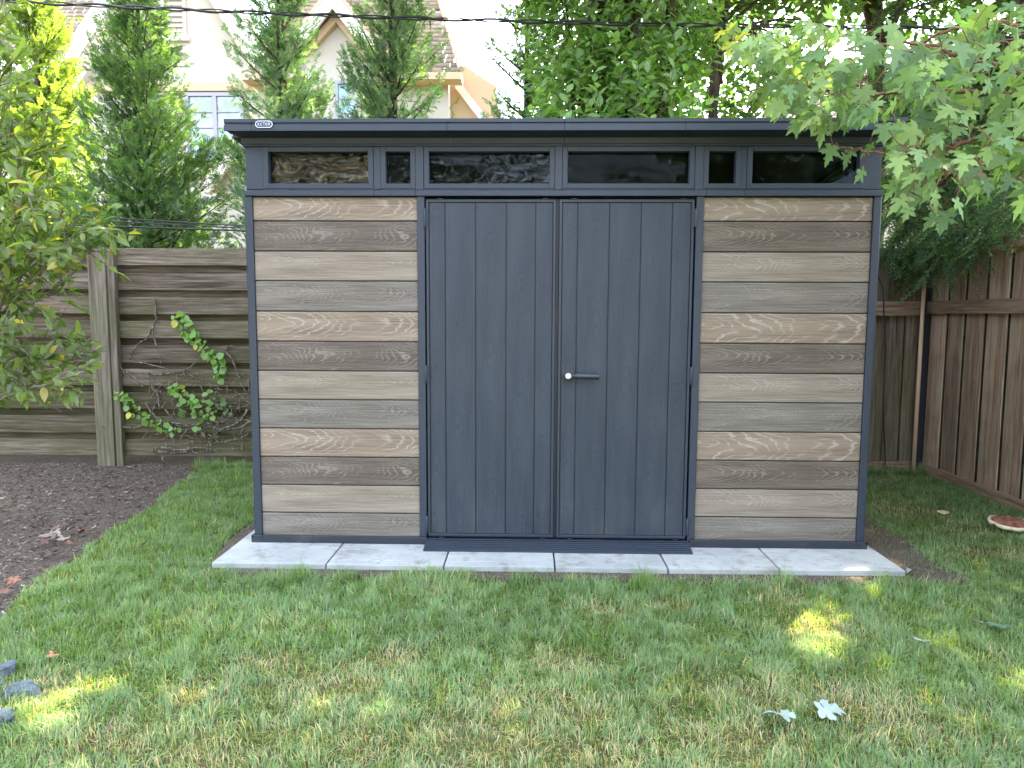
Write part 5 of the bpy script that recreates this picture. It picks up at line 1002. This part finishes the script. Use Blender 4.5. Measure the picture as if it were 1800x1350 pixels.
fallen(1440, 1252, .088, 'pale silvery maple leaf with spread lobes, right of a close pair', -1.5, 3, SG, (-.12, .2))
fallen(1630, 1134, .062, 'narrow pale leaf alone in the grass at the right', 1.2, 1, SG, (.1, .5))
fallen(1606, 1006, .075, 'pale leaf curled at the right corner of the paved pad', 2.3, 4, (.27, .34, .30), (.3, .1))
fallen(1476, 1003, .05, 'small pale leaf on the soil before the paving', .3, 5, (.27, .33, .28), (.2, 0))
fallen(1768, 1110, .075, 'dark green fallen leaf in the grass at the right edge', .3, 0, (.08, .16, .10), (0, .2))
fallen(672, 992, .05, 'bleached leaf scrap at the front edge of the paving', 2.8, 1, (.3, .32, .3), (.1, 0))
fallen(95, 1160, .04, 'small reddish brown leaf in the grass near the blue stones', .9, 2, (.38, .16, .09))
oak = [(85, 948, .08, .4, (.24, .18, .14), 'curled tan oak leaf, leftmost of the pile on the mulch'), (103, 940, .09, 2.2, (.30, .24, .20), 'pale tan oak leaf on top of the pile on the mulch'), (118, 952, .075, 1.3, (.33, .28, .24), 'bleached oak leaf at the right of the pile on the mulch'), (132, 930, .06, 3.0, (.33, .26, .22), 'small tan leaf behind the pile on the mulch'), (78, 958, .06, .2, (.12, .05, .04), 'dark brown leaf at the front left of the pile'), (152, 935, .07, 1.0, (.16, .06, .05), 'dark red brown leaf right of the pile on the mulch'), (124, 961, .045, .9, (.20, .09, .06), 'small rust red leaf before the pile on the mulch'), (105, 928, .045, 2.0, (.20, .10, .07), 'rusty leaf behind the pile on the mulch'), (95, 975, .07, 1.4, (.10, .05, .04), 'dark leaf alone nearer the camera than the pile'), (30, 1025, .06, 1.4, (.3, .12, .07), 'brown leaf at the left by the bed edge'), (5, 1045, .08, .4, (.16, .06, .045), 'dark red leaf at the very left edge of the bed'), (350, 828, .05, 1., (.45, .32, .24), 'tan leaf where the mulch meets the grass under the fence'), (222, 843, .04, 1., (.3, .14, .1), 'small brown leaf on the mulch near the fence post'), (8, 878, .03, 2.0, (.5, .35, .25), 'tiny tan leaf on the mulch at the left edge')]
for i, (a_, b_, s_, rz, c_, lb) in enumerate(oak): fallen(a_, b_, s_, lb, rz, i % 6, c_, (rnd.uniform(-.5, .5), rnd.uniform(-.4, .4)))
def rock(px_, py_, sx, sy, sz_, label, s_, col=(.10, .135, .165), name='stone'):
    q = atZ(px_, py_, sz_*.35); r = np.random.default_rng(s_); bm = bmesh.new(); bmesh.ops.create_icosphere(bm, subdivisions=3, radius=1)
    pl = [(unit(np.array(a_)+r.normal(0, .16, 3)), d_) for a_, d_ in (((0, 0, 1.), .45), ((1., 0, 0), .62), ((-1., 0, 0), .66), ((0, 1., 0), .6), ((0, -1., 0), .55), ((1, 1, .3), .72), ((-1, .8, .2), .78), ((.8, -1, .3), .75))]
    for v in bm.verts:
        p = np.array(v.co)
        for nrm, dd_ in pl:
            e = p@nrm
            if e > dd_: p = p-nrm*(e-dd_)
        v.co = Vector(p*np.array([sx, sy, sz_])+r.normal(0, .002, 3))
    me = bpy.data.meshes.new(name); bm.to_mesh(me); bm.free(); m_ = M['stone'] if name == 'stone' else M['clay']; me.materials.append(m_); o = link(name, me, None, (q[0], q[1], sz_*.35), (0, 0, r.uniform(0, 3))); return tag(o, label, 'stone')
M['stone'] = plain('blue_grey_stone', (.085, .108, .125), .9, .2, .45, 22, .8, 90); M['clay'] = plain('clay_pebble', (.33, .14, .08), .85, .2, .25, 60, .4, 120)
rock(14, 1178, .055, .04, .05, 'flat blue grey stone at the left edge, topmost of the group', 1); rock(38, 1218, .07, .052, .05, 'largest blue grey stone half under the sunlit grass', 2); rock(-2, 1204, .02, .03, .03, 'small dark stone cut by the left edge of the view', 3); rock(8, 1266, .045, .035, .05, 'blue grey stone lowest of the group at the left edge', 4)
rock(803, 1021, .017, .014, .014, 'little rust coloured pebble in the grass before the threshold', 5, name='pebble')
for (a_, b_, c_, d_, lb) in ((182, 1290, 200, 1258, 'thin dead stick lying in the lawn at lower left'), (1712, 1090, 1748, 1104, 'short brown twig in the grass at the right')):
    p, q = atZ(a_, b_, .03), atZ(c_, d_, .035); V, F = tubes([(smooth_path([p, (p+q)/2+[.004, 0, .004], q], 4), np.linspace(.0032, .0018, 9))], 5)
    tag(link('twig', mesh_np('twig', V, F, M['twig'])), lb, 'twig')
# trees behind the camera: mirrored in the window film
far_tree('big leafy tree behind the camera', 81, -3.5, -11, [(-3.5, -11, 5.2, 2.6, 1.8, 2.2), (-5.5, -11.5, 4.2, 1.8, 1.5, 1.6), (-1.5, -11.5, 4.4, 1.7, 1.5, 1.7)], 6000, .26, (.02, .04, .012), (.045, .07, .02), 7)
far_tree('second leafy tree behind the camera', 82, 3.5, -13, [(3.0, -13, 5.0, 3.0, 1.6, 2.6), (7.5, -13, 4.6, 2.4, 1.5, 2.2)], 5000, .28, (.02, .04, .012), (.045, .07, .02), 7)
far_tree('third leafy tree behind the camera, to the left', 83, -11, -13, [(-10, -13, 5.0, 3.2, 1.6, 2.8), (-14, -12, 4.6, 2.4, 1.5, 2.2)], 5000, .28, (.02, .04, .012), (.045, .07, .02), 7)
for o in bpy.data.objects:
    if 'wl' in o: del o['wl']
